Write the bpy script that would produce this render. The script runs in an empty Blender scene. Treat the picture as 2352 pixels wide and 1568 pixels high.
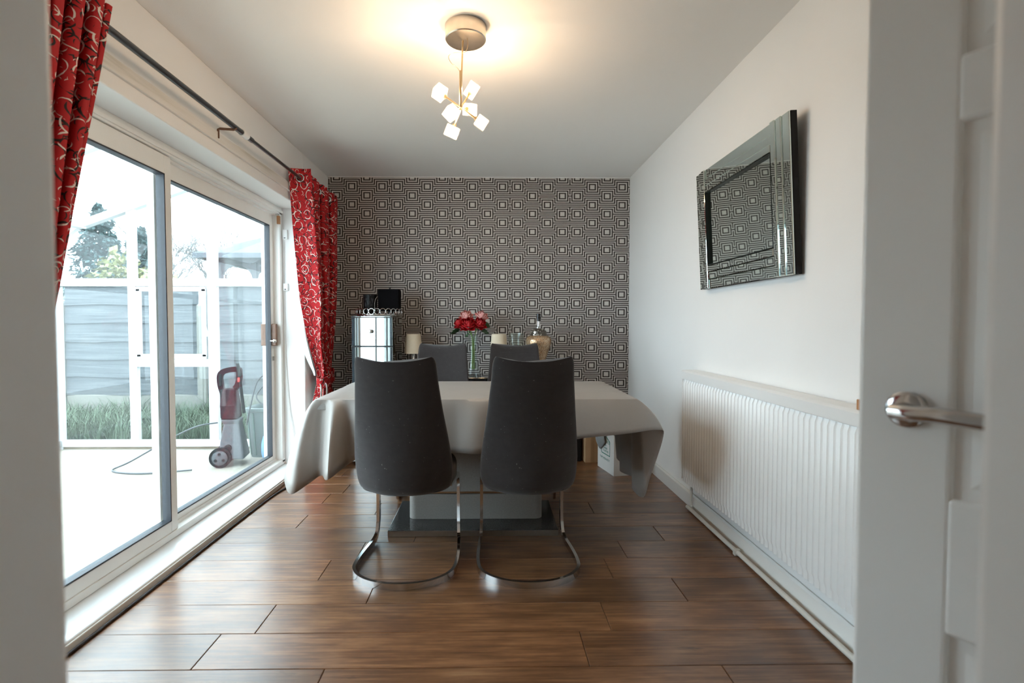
import bpy, bmesh, math, random
from mathutils import Vector, Matrix, Euler, noise as mnoise

# ------------------------------------------------------------------ camera, world, exposure
scene = bpy.context.scene
COL = scene.collection
R = math.radians
PI = math.pi
rng = random.Random(7)

FPX = 1170.0                       # focal length in pixels of a 2352 px wide frame
CAMH = 1.11
cam_d = bpy.data.cameras.new('camera')
cam_d.sensor_width = 36.0
cam_d.lens = FPX / 2352.0 * 36.0
cam_d.shift_x = 0.0156
cam_d.clip_start = 0.02
cam_d.clip_end = 200
cam_d.dof.use_dof = True
cam_d.dof.focus_distance = 3.0
cam_d.dof.aperture_fstop = 3.2
cam = bpy.data.objects.new('camera', cam_d)
COL.objects.link(cam)
cam.location = (0, 0, CAMH)
cam.rotation_euler = (R(90 - 1.86), 0, R(-0.8))
scene.camera = cam

world = bpy.data.worlds.new('overcast_sky')
scene.world = world
world.use_nodes = True
bgn = world.node_tree.nodes.get('Background') or world.node_tree.nodes.new('ShaderNodeBackground')
bgn.inputs['Color'].default_value = (0.82, 0.93, 1.0, 1)
bgn.inputs['Strength'].default_value = 8.0
outw = world.node_tree.nodes.get('World Output') or world.node_tree.nodes.new('ShaderNodeOutputWorld')
world.node_tree.links.new(bgn.outputs[0], outw.inputs[0])

scene.view_settings.view_transform = 'Standard'
scene.view_settings.look = 'None'
scene.view_settings.gamma = 1.0
scene.view_settings.use_curve_mapping = False
scene.view_settings.exposure = 0.34
scene.cycles.max_bounces = 14
scene.cycles.diffuse_bounces = 7
scene.cycles.glossy_bounces = 6
scene.cycles.transmission_bounces = 8
scene.cycles.transparent_max_bounces = 24
scene.cycles.caustics_reflective = False
scene.cycles.caustics_refractive = False
scene.cycles.sample_clamp_indirect = 6.0

# ------------------------------------------------------------------ material helpers
class NT:
    def __init__(self, name):
        self.m = bpy.data.materials.new(name)
        self.m.use_nodes = True
        self.t = self.m.node_tree
        self.t.nodes.clear()
        self.out = self.t.nodes.new('ShaderNodeOutputMaterial')
    def n(self, typ, **kw):
        nd = self.t.nodes.new(typ)
        for k, v in kw.items():
            setattr(nd, k, v)
        return nd
    def lk(self, a, b):
        self.t.links.new(a, b)
    def val(self, sock, v):
        if isinstance(v, (int, float)):
            sock.default_value = v
        elif isinstance(v, (tuple, list)):
            sock.default_value = tuple(v) if len(v) == len(sock.default_value) else tuple(v) + (1,)
        else:
            self.lk(v, sock)
    def math(self, op, a, b=0.0, c=None):
        nd = self.n('ShaderNodeMath', operation=op)
        self.val(nd.inputs[0], a)
        self.val(nd.inputs[1], b)
        if c is not None:
            self.val(nd.inputs[2], c)
        return nd.outputs[0]
    def mix(self, f, a, b):
        nd = self.n('ShaderNodeMix', data_type='RGBA')
        self.val(nd.inputs[0], f)
        self.val(nd.inputs[6], a)
        self.val(nd.inputs[7], b)
        return nd.outputs[2]
    def noise(self, vec, scale, detail=3.0, rough=0.55, dim='3D'):
        nd = self.n('ShaderNodeTexNoise', noise_dimensions=dim)
        if vec is not None:
            self.lk(vec, nd.inputs['Vector'])
        nd.inputs['Scale'].default_value = scale
        nd.inputs['Detail'].default_value = detail
        nd.inputs['Roughness'].default_value = rough
        return nd.outputs[0]
    def ramp(self, f, stops):
        nd = self.n('ShaderNodeValToRGB')
        el = nd.color_ramp.elements
        while len(el) < len(stops):
            el.new(0.5)
        for e, (p, c) in zip(el, stops):
            e.position = p
            e.color = tuple(c) + (1,) if len(c) == 3 else c
        self.lk(f, nd.inputs[0])
        return nd.outputs[0]
    def mapped(self, vec, scale=(1, 1, 1), loc=(0, 0, 0)):
        nd = self.n('ShaderNodeMapping')
        self.lk(vec, nd.inputs[0])
        nd.inputs['Scale'].default_value = scale
        nd.inputs['Location'].default_value = loc
        return nd.outputs[0]
    def bump(self, h, strength=0.2, dist=0.01):
        nd = self.n('ShaderNodeBump')
        self.lk(h, nd.inputs['Height'])
        nd.inputs['Strength'].default_value = strength
        nd.inputs['Distance'].default_value = dist
        return nd.outputs[0]
    def principled(self, col, rough=0.5, metal=0.0, normal=None, **kw):
        p = self.n('ShaderNodeBsdfPrincipled')
        self.val(p.inputs['Base Color'], col)
        self.val(p.inputs['Roughness'], rough)
        self.val(p.inputs['Metallic'], metal)
        if normal is not None:
            self.lk(normal, p.inputs['Normal'])
        for k, v in kw.items():
            self.val(p.inputs[k], v)
        self.lk(p.outputs[0], self.out.inputs[0])
        return p
    def obj_co(self):
        return self.n('ShaderNodeTexCoord').outputs['Object']
    def uv(self):
        return self.n('ShaderNodeTexCoord').outputs['UV']

def simple(name, col, rough=0.5, metal=0.0, var=0.06, scale=12.0, bump=0.0, bscale=60.0, **kw):
    t = NT(name)
    co = t.obj_co()
    f = t.noise(co, scale, 4)
    a = tuple(max(0, c * (1 - var)) for c in col)
    b = tuple(min(1, c * (1 + var)) for c in col)
    c = t.mix(f, a, b)
    nrm = None
    if bump:
        nrm = t.bump(t.noise(co, bscale, 4), bump, 0.004)
    t.principled(c, rough, metal, nrm, **kw)
    return t.m

def thin_glass(name, tint=(0.95, 0.98, 0.98), haze=0.0, ior=1.5, gloss=1.0, hazecol=(0.85, 0.93, 0.97)):
    t = NT(name)
    tr = t.n('ShaderNodeBsdfTransparent')
    tr.inputs[0].default_value = tint + (1,)
    gl = t.n('ShaderNodeBsdfGlossy')
    gl.inputs['Roughness'].default_value = 0.01
    lw = t.n('ShaderNodeLayerWeight')
    lw.inputs[0].default_value = 0.5
    f = t.math('POWER', lw.outputs['Facing'], 5.0)
    f = t.math('MULTIPLY', t.math('ADD', t.math('MULTIPLY', f, 0.96), 0.04), gloss * 0.8)
    mx = t.n('ShaderNodeMixShader')
    t.lk(f, mx.inputs[0]); t.lk(tr.outputs[0], mx.inputs[1]); t.lk(gl.outputs[0], mx.inputs[2])
    last = mx.outputs[0]
    if haze > 0:
        tl = t.n('ShaderNodeBsdfTranslucent')
        tl.inputs[0].default_value = hazecol + (1,)
        co = t.obj_co()
        nz = t.noise(t.mapped(co, (3, 3, 0.7)), 1.5, 4)
        hz = t.math('MULTIPLY', nz, haze * 2)
        m2 = t.n('ShaderNodeMixShader')
        t.lk(hz, m2.inputs[0]); t.lk(last, m2.inputs[1]); t.lk(tl.outputs[0], m2.inputs[2])
        last = m2.outputs[0]
    t.lk(last, t.out.inputs[0])
    return t.m

def emitter(name, col, s):
    t = NT(name)
    e = t.n('ShaderNodeEmission')
    e.inputs[0].default_value = col + (1,)
    e.inputs[1].default_value = s
    t.lk(e.outputs[0], t.out.inputs[0])
    return t.m

# ---- materials
M = {}
M['wall'] = simple('wall_paint', (0.84, 0.835, 0.825), 0.62, var=0.025, scale=2.5, bump=0.05, bscale=140)
M['ceil'] = simple('ceiling_paint', (0.87, 0.86, 0.845), 0.8, var=0.02, scale=1.5, bump=0.08, bscale=220)
M['hallwall'] = simple('hall_paint', (0.84, 0.835, 0.825), 0.5, var=0.02, scale=3)
M['gloss_white'] = simple('gloss_white_paint', (0.82, 0.82, 0.80), 0.2, var=0.03, scale=5)
M['sill'] = simple('sill_gloss', (0.86, 0.88, 0.89), 0.14, var=0.03, scale=4)
M['upvc'] = simple('frame_white', (0.84, 0.83, 0.80), 0.3, var=0.05, scale=9)
M['radiator'] = simple('radiator_enamel', (0.82, 0.82, 0.81), 0.3, var=0.02, scale=6)
M['alu'] = simple('white_aluminium', (0.50, 0.51, 0.515), 0.45, var=0.08)
M['gasket'] = simple('black_gasket', (0.03, 0.035, 0.045), 0.5)
M['chrome'] = simple('chrome', (0.62, 0.62, 0.62), 0.12, 1.0, var=0.1, scale=30)
M['steel'] = simple('brushed_steel', (0.45, 0.43, 0.40), 0.28, 1.0, var=0.1, scale=50)
M['warm_steel'] = simple('warm_steel', (0.62, 0.56, 0.48), 0.3, 1.0, var=0.1, scale=40)
M['brass'] = simple('warm_brass', (0.75, 0.55, 0.32), 0.28, 1.0)
M['dark_metal'] = simple('dark_pole', (0.10, 0.105, 0.11), 0.28, 0.8)
M['black'] = simple('black_plastic', (0.008, 0.008, 0.009), 0.5, **{'Specular IOR Level': 0.2})
M['black_cloth'] = simple('black_shade_cloth', (0.005, 0.005, 0.006), 1.0, **{'Specular IOR Level': 0.08})
M['black_gloss'] = simple('black_gloss', (0.012, 0.012, 0.014), 0.08)
M['rubber'] = simple('dark_rubber', (0.015, 0.015, 0.016), 0.7, **{'Specular IOR Level': 0.2})
M['cable'] = simple('dark_cable', (0.03, 0.028, 0.028), 0.5)
M['white_plastic'] = simple('white_plastic', (0.8, 0.8, 0.79), 0.4)
M['mirror'] = NT('mirror_silver'); M['mirror'].principled((0.48, 0.53, 0.54), 0.015, 1.0); M['mirror'] = M['mirror'].m
M['mirror_dark'] = NT('tinted_mirror'); M['mirror_dark'].principled((0.76, 0.84, 0.81), 0.02, 1.0); M['mirror_dark'] = M['mirror_dark'].m
M['glass_edge'] = simple('glass_edge', (0.02, 0.03, 0.03), 0.15)
M['pane'] = thin_glass('patio_pane', (0.94, 0.98, 0.99), haze=0.005)
M['cpane'] = thin_glass('conservatory_pane', (0.97, 0.99, 0.99), haze=0.003, gloss=0.6)
M['clear'] = thin_glass('clear_glass', (0.95, 0.98, 0.97), ior=1.5)
M['lamp_shade'] = simple('cream_linen', (0.72, 0.62, 0.47), 0.9, bump=0.1, bscale=400)
M['cord'] = simple('cream_cord', (0.75, 0.73, 0.68), 0.7)
M['lining'] = simple('curtain_lining', (0.80, 0.79, 0.76), 0.9)
M['teak'] = simple('handle_wood', (0.17, 0.085, 0.05), 0.45, var=0.3, scale=40)
M['wood_block'] = simple('wood_block', (0.45, 0.22, 0.10), 0.6, var=0.2)
M['stone'] = simple('column_stone', (0.27, 0.258, 0.242), 0.5, var=0.2, scale=120)
M['dark_stone'] = simple('plate_stone', (0.06, 0.06, 0.058), 0.12, var=0.3, scale=160)
M['bronze'] = simple('bronze_band', (0.30, 0.18, 0.10), 0.3, 0.8)
M['carton'] = simple('brown_cardboard', (0.42, 0.26, 0.14), 0.8, var=0.12)
M['carton_white'] = simple('white_cardboard', (0.75, 0.75, 0.73), 0.65, var=0.04)
M['carton_side'] = simple('pale_cardboard', (0.42, 0.36, 0.30), 0.75, var=0.08)
M['carton_tape'] = simple('parcel_tape', (0.34, 0.20, 0.10), 0.35)
M['ink'] = simple('green_ink', (0.03, 0.22, 0.17), 0.6)
M['ink_black'] = simple('black_ink', (0.04, 0.04, 0.04), 0.6)
M['grey_bag'] = simple('grey_bag', (0.26, 0.27, 0.27), 0.6, var=0.1)
M['rose_red'] = simple('red_petal', (0.42, 0.003, 0.008), 0.55, var=0.3, scale=60)
M['rose_pink'] = simple('pink_petal', (0.75, 0.36, 0.34), 0.6, var=0.2, scale=60)
M['leaf'] = simple('rose_leaf', (0.025, 0.075, 0.03), 0.45, var=0.3)
M['stem'] = simple('rose_stem', (0.16, 0.26, 0.06), 0.5, var=0.3)
M['concrete'] = simple('patio_concrete', (0.30, 0.27, 0.225), 0.85, var=0.10, scale=1.2, bump=0.3, bscale=30)
M['post_concrete'] = simple('post_concrete', (0.19, 0.185, 0.165), 0.9, var=0.15, scale=15, bump=0.3)
M['brick'] = simple('plinth', (0.22, 0.18, 0.13), 0.9, var=0.3, scale=10)
M['soil'] = simple('lawn_soil', (0.09, 0.10, 0.06), 0.95, var=0.3, scale=4)
M['grass'] = simple('grass_blade', (0.06, 0.092, 0.05), 0.7, var=0.4, scale=4)
M['conifer'] = simple('conifer_green', (0.035, 0.068, 0.066), 0.8, var=0.4, scale=1.0)
M['bush'] = simple('yellow_green_leaf', (0.20, 0.20, 0.085), 0.8, var=0.3, scale=2)
M['greybush'] = simple('grey_green_leaf', (0.10, 0.125, 0.105), 0.8, var=0.4, scale=2)
M['bark'] = simple('bark', (0.12, 0.11, 0.105), 0.9, var=0.2)
M['slate'] = simple('roof_felt', (0.075, 0.08, 0.09), 0.9, var=0.2, scale=3)
M['gazebo_wood'] = simple('pavilion_wood', (0.07, 0.07, 0.075), 0.85, var=0.15)
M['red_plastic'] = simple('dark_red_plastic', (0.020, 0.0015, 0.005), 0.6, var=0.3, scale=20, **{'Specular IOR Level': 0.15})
M['red_bright'] = simple('bright_red_plastic', (0.35, 0.03, 0.025), 0.4)
M['grey_plastic'] = simple('grey_plastic', (0.075, 0.078, 0.085), 0.5, **{'Specular IOR Level': 0.25})
M['green_plastic'] = simple('green_bin_plastic', (0.07, 0.13, 0.115), 0.45, var=0.1)
M['bin_grey'] = simple('grey_green_plastic', (0.11, 0.145, 0.145), 0.45, var=0.1)
M['blue_bag'] = simple('blue_sack', (0.06, 0.16, 0.30), 0.5, var=0.2)
M['straw'] = simple('straw', (0.22, 0.18, 0.12), 0.9, var=0.4, scale=50)
M['hose'] = simple('grey_hose', (0.055, 0.062, 0.068), 0.5)
M['pipe'] = simple('pipe_paint', (0.66, 0.65, 0.60), 0.35, var=0.08, scale=20)
M['ceramic_sleeve'] = simple('silver_sleeve', (0.7, 0.7, 0.7), 0.25, 0.9)

def mk_wallpaper():
    t = NT('geometric_wallpaper')
    co = t.obj_co()
    sp = t.n('ShaderNodeSeparateXYZ'); t.lk(co, sp.inputs[0])
    U = 0.1315 / 445.0                       # metres per pattern unit
    W, P = 0.1315, 0.1566
    x = t.math('ADD', sp.outputs[0], 1.327 + W / 2 + 16 * W)
    col = t.math('FLOOR', t.math('DIVIDE', x, W))
    dx = t.math('ABSOLUTE', t.math('SUBTRACT', t.math('SUBTRACT', x, t.math('MULTIPLY', col, W)), W / 2))
    c8 = t.math('MODULO', col, 8.0)
    roll = t.math('GREATER_THAN', c8, 3.5)
    ph = t.math('MODULO', t.math('ADD', col, roll), 2.0)          # 0 = row B, 1 = row A
    z = t.math('ADD', sp.outputs[2], -2.318 + P * 40.5)
    z = t.math('ADD', z, t.math('MULTIPLY', t.math('SUBTRACT', 1.0, ph), P / 2))
    row = t.math('FLOOR', t.math('DIVIDE', z, P))
    dy = t.math('ABSOLUTE', t.math('SUBTRACT', t.math('SUBTRACT', z, t.math('MULTIPLY', row, P)), P / 2))
    def steps(v, th):
        acc = None
        for h in th:
            g = t.math('GREATER_THAN', v, h * U)
            acc = g if acc is None else t.math('ADD', acc, g)
        return acc
    fx = steps(dx, [67, 107, 142, 178, 205])
    fy = steps(dy, [62, 95, 130, 162, 193, 222, 250])
    m = t.math('MAXIMUM', fx, fy)
    dark = t.math('MODULO', m, 2.0)
    out_light = t.math('MULTIPLY', t.math('GREATER_THAN', dx, 205 * U), t.math('LESS_THAN', dy, 45 * U))
    dark = t.math('MULTIPLY', dark, t.math('SUBTRACT', 1.0, out_light))
    conn = t.math('MULTIPLY', t.math('GREATER_THAN', dx, 178 * U), t.math('LESS_THAN', dy, 15 * U))
    dark = t.math('MAXIMUM', dark, conn)
    nz = t.noise(co, 90, 3)
    light = t.mix(nz, (0.50, 0.465, 0.435), (0.62, 0.585, 0.555))
    c = t.mix(dark, light, (0.028, 0.020, 0.018))
    t.principled(c, 0.5)
    return t.m
M['wallpaper'] = mk_wallpaper()

def mk_plank():
    t = NT('laminate_plank')
    oi = t.n('ShaderNodeObjectInfo')
    geo = t.n('ShaderNodeNewGeometry')
    off = t.n('ShaderNodeCombineXYZ')
    t.lk(t.math('MULTIPLY', oi.outputs['Random'], 37.0), off.inputs[0])
    t.lk(t.math('MULTIPLY', oi.outputs['Random'], 91.0), off.inputs[1])
    va = t.n('ShaderNodeVectorMath', operation='ADD')
    t.lk(geo.outputs['Position'], va.inputs[0]); t.lk(off.outputs[0], va.inputs[1])
    p = va.outputs[0]
    warp = t.noise(t.mapped(p, (1.2, 4, 1)), 2.0, 3)
    grain = t.noise(t.mapped(p, (2.0, 42, 1)), 1.6, 6, 0.62)
    fine = t.noise(t.mapped(p, (8.0, 190, 1)), 1.4, 3, 0.6)
    blot = t.noise(t.mapped(p, (2.2, 7, 1)), 1.5, 4, 0.6)
    knots = t.noise(t.mapped(p, (5.0, 14, 1)), 1.3, 4, 0.65)
    f = t.math('ADD', t.math('MULTIPLY', grain, 0.55), t.math('MULTIPLY', blot, 0.45))
    c = t.ramp(f, [(0.30, (0.055, 0.026, 0.014)), (0.46, (0.14, 0.068, 0.036)), (0.58, (0.25, 0.132, 0.072)), (0.72, (0.36, 0.22, 0.13))])
    c = t.mix(t.math('MULTIPLY', fine, 0.35), c, (0.06, 0.03, 0.018))
    kn = t.math('MULTIPLY', t.math('SUBTRACT', knots, 0.63), 7.0)
    knc = t.n('ShaderNodeClamp'); t.lk(kn, knc.inputs[0])
    c = t.mix(t.math('MULTIPLY', knc.outputs[0], 0.75), c, (0.028, 0.014, 0.010))
    tone = t.math('ADD', t.math('MULTIPLY', oi.outputs['Random'], 0.55), 0.75)
    hs = t.n('ShaderNodeHueSaturation')
    t.lk(c, hs.inputs['Color']); t.lk(tone, hs.inputs['Value']); hs.inputs['Saturation'].default_value = 1.12
    nrm = t.bump(t.math('ADD', fine, grain), 0.06, 0.002)
    t.principled(hs.outputs[0], t.math('ADD', t.math('MULTIPLY', grain, 0.2), 0.30), 0.0, nrm, **{'Specular IOR Level': 0.4, 'Coat Weight': 0.8, 'Coat Roughness': 0.27})
    return t.m
M['plank'] = mk_plank()

def mk_curtain():
    t = NT('red_swirl_fabric')
    uv = t.uv()
    def rings(scale, off, rad, th, mask_scale, thr, seed):
        v = t.n('ShaderNodeTexVoronoi', voronoi_dimensions='2D', feature='F1')
        wob = t.n('ShaderNodeTexNoise', noise_dimensions='2D'); wob.inputs['Scale'].default_value = 14
        t.lk(t.mapped(uv, (1, 1, 1), (seed, seed, 0)), wob.inputs['Vector'])
        va = t.n('ShaderNodeVectorMath', operation='MULTIPLY_ADD')
        t.lk(wob.outputs['Color'], va.inputs[0]); va.inputs[1].default_value = (0.012, 0.012, 0); t.lk(t.mapped(uv, (1, 1, 1), (off, off * 1.7, 0)), va.inputs[2])
        t.lk(va.outputs[0], v.inputs['Vector'])
        v.inputs['Scale'].default_value = scale
        v.inputs['Randomness'].default_value = 0.75
        d = t.math('ABSOLUTE', t.math('SUBTRACT', v.outputs['Distance'], rad))
        nz = t.noise(t.mapped(uv, (1, 1, 1), (seed * 3.1, 0, 0)), mask_scale, 1, 0.4, '2D')
        k = t.math('MULTIPLY', t.math('SUBTRACT', nz, thr), th * 7)
        k = t.math('MINIMUM', k, th)
        return t.math('LESS_THAN', d, k)
    w1 = rings(13.5, 0.3, 0.40, 0.034, 22, 0.42, 1.3)
    w2 = rings(23.0, 2.3, 0.33, 0.045, 26, 0.55, 4.7)
    b1 = rings(12.5, 5.1, 0.42, 0.040, 18, 0.40, 7.9)
    b2 = rings(20.0, 8.3, 0.36, 0.05, 26, 0.48, 9.1)
    wv = t.noise(t.mapped(uv, (400, 900, 1)), 1.0, 2, 0.5, '2D')
    red = t.mix(wv, (0.40, 0.001, 0.005), (0.50, 0.003, 0.008))
    c = t.mix(t.math('MAXIMUM', b1, b2), red, (0.012, 0.004, 0.006))
    c = t.mix(t.math('MAXIMUM', w1, w2), c, (0.78, 0.70, 0.64))
    p = t.n('ShaderNodeBsdfPrincipled')
    t.lk(c, p.inputs['Base Color']); p.inputs['Roughness'].default_value = 0.75
    tl = t.n('ShaderNodeBsdfTranslucent'); t.lk(c, tl.inputs[0])
    mx = t.n('ShaderNodeMixShader'); mx.inputs[0].default_value = 0.05
    t.lk(p.outputs[0], mx.inputs[1]); t.lk(tl.outputs[0], mx.inputs[2]); t.lk(mx.outputs[0], t.out.inputs[0])
    return t.m
M['curtain'] = mk_curtain()

def mk_fabric():
    t = NT('grey_stretch_fabric')
    co = t.obj_co()
    f = t.noise(co, 35, 4)
    w = t.noise(co, 420, 2)
    c = t.mix(f, (0.027, 0.0235, 0.024), (0.043, 0.038, 0.039))
    lint = t.math('GREATER_THAN', t.noise(co, 95, 1), 0.765)
    c = t.mix(t.math('MULTIPLY', lint, 0.28), c, (0.35, 0.33, 0.32))
    wr = t.noise(t.mapped(co, (2.0, 2.0, 11.0)), 2.2, 3)
    h = t.math('ADD', t.math('MULTIPLY', w, 0.06), wr)
    nrm = t.bump(h, 0.28, 0.012)
    t.principled(c, 0.95, 0.0, nrm, **{'Sheen Weight': 0.2, 'Sheen Roughness': 0.5, 'Specular IOR Level': 0.2})
    return t.m
M['fabric'] = mk_fabric()

def mk_cloth():
    t = NT('grey_wipe_clean_cloth')
    co = t.obj_co()
    w1 = t.noise(t.mapped(co, (500, 500, 160)), 1.0, 2)
    f = t.noise(co, 6, 3)
    c = t.mix(f, (0.36, 0.335, 0.31), (0.42, 0.395, 0.37))
    c = t.mix(t.math('MULTIPLY', w1, 0.3), c, (0.27, 0.255, 0.24))
    h = t.math('ADD', t.math('MULTIPLY', w1, 0.03), t.noise(co, 9, 3))
    t.principled(c, 0.42, 0.0, t.bump(h, 0.22, 0.01))
    return t.m
M['cloth'] = mk_cloth()

def mk_fence():
    t = NT('weathered_fence_board')
    oi = t.n('ShaderNodeObjectInfo')
    co = t.obj_co()
    off = t.n('ShaderNodeCombineXYZ'); t.lk(t.math('MULTIPLY', oi.outputs['Random'], 50.0), off.inputs[0])
    va = t.n('ShaderNodeVectorMath', operation='ADD'); t.lk(co, va.inputs[0]); t.lk(off.outputs[0], va.inputs[1])
    g = t.noise(t.mapped(va.outputs[0], (0.8, 1, 22)), 2.0, 5)
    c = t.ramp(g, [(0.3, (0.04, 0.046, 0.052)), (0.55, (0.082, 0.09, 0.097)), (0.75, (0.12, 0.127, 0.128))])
    t.principled(c, 0.9, 0.0, t.bump(g, 0.4, 0.01))
    return t.m
M['fence'] = mk_fence()

def mk_crackle():
    t = NT('gold_crackle_mosaic')
    co = t.obj_co()
    v = t.n('ShaderNodeTexVoronoi'); t.lk(co, v.inputs['Vector']); v.inputs['Scale'].default_value = 150
    f = t.noise(co, 7, 2)
    base = t.mix(f, (0.62, 0.28, 0.10), (0.60, 0.42, 0.24))
    c = t.mix(v.outputs['Color'], base, (0.85, 0.70, 0.50))
    sp = t.n('ShaderNodeTexVoronoi', feature='DISTANCE_TO_EDGE'); t.lk(co, sp.inputs['Vector']); sp.inputs['Scale'].default_value = 150
    e = t.math('LESS_THAN', sp.outputs['Distance'], 0.09)
    c = t.mix(e, c, (0.20, 0.10, 0.05))
    t.principled(c, 0.22, 0.55, t.bump(v.outputs['Distance'], 0.4, 0.002))
    return t.m
M['crackle'] = mk_crackle()

def mk_glitter(name, a, b, scale, metal):
    t = NT(name)
    co = t.obj_co()
    v = t.n('ShaderNodeTexVoronoi'); t.lk(t.mapped(co, (1, 1, 0.35)), v.inputs['Vector']); v.inputs['Scale'].default_value = scale
    s = t.n('ShaderNodeSeparateXYZ'); t.lk(v.outputs['Color'], s.inputs[0])
    c = t.mix(t.math('GREATER_THAN', s.outputs[0], 0.8), a, b)
    t.principled(c, 0.3, metal, t.bump(v.outputs['Distance'], 0.6, 0.002), **{'Specular IOR Level': 0.2})
    return t.m
M['glitter_black'] = mk_glitter('black_bead_glass', (0.006, 0.006, 0.007), (0.05, 0.05, 0.055), 170, 0.0)
M['jar_silver'] = mk_glitter('silver_filigree', (0.16, 0.14, 0.12), (0.75, 0.70, 0.62), 110, 0.9)

def mk_batten():
    t = NT('stained_batten_paint')
    co = t.obj_co()
    n1 = t.noise(t.mapped(co, (1, 0.9, 14)), 1.6, 4)
    c = t.ramp(n1, [(0.35, (0.79, 0.77, 0.74)), (0.55, (0.74, 0.71, 0.66)), (0.7, (0.56, 0.53, 0.47))])
    t.principled(c, 0.6)
    return t.m
M['batten'] = mk_batten()

def mk_cube_glass():
    t = NT('lit_cube_glass')
    tr = t.n('ShaderNodeBsdfTransparent'); tr.inputs[0].default_value = (1, 0.97, 0.92, 1)
    tl = t.n('ShaderNodeBsdfTranslucent'); tl.inputs[0].default_value = (1, 0.93, 0.82, 1)
    gl = t.n('ShaderNodeBsdfGlossy'); gl.inputs['Roughness'].default_value = 0.05
    lw = t.n('ShaderNodeLayerWeight'); lw.inputs[0].default_value = 0.5
    frs = t.math('ADD', t.math('MULTIPLY', t.math('POWER', lw.outputs['Facing'], 5.0), 0.9), 0.05)
    m1 = t.n('ShaderNodeMixShader'); 
    nz = t.noise(t.obj_co(), 60, 2)
    t.lk(t.math('ADD', t.math('MULTIPLY', nz, 0.16), 0.02), m1.inputs[0])
    t.lk(tr.outputs[0], m1.inputs[1]); t.lk(tl.outputs[0], m1.inputs[2])
    m2 = t.n('ShaderNodeMixShader'); t.lk(frs, m2.inputs[0]); t.lk(m1.outputs[0], m2.inputs[1]); t.lk(gl.outputs[0], m2.inputs[2])
    t.lk(m2.outputs[0], t.out.inputs[0])
    return t.m
M['cube_glass'] = mk_cube_glass()
M['bulb'] = emitter('warm_bulb', (1.0, 0.74, 0.42), 38.0)

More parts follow.
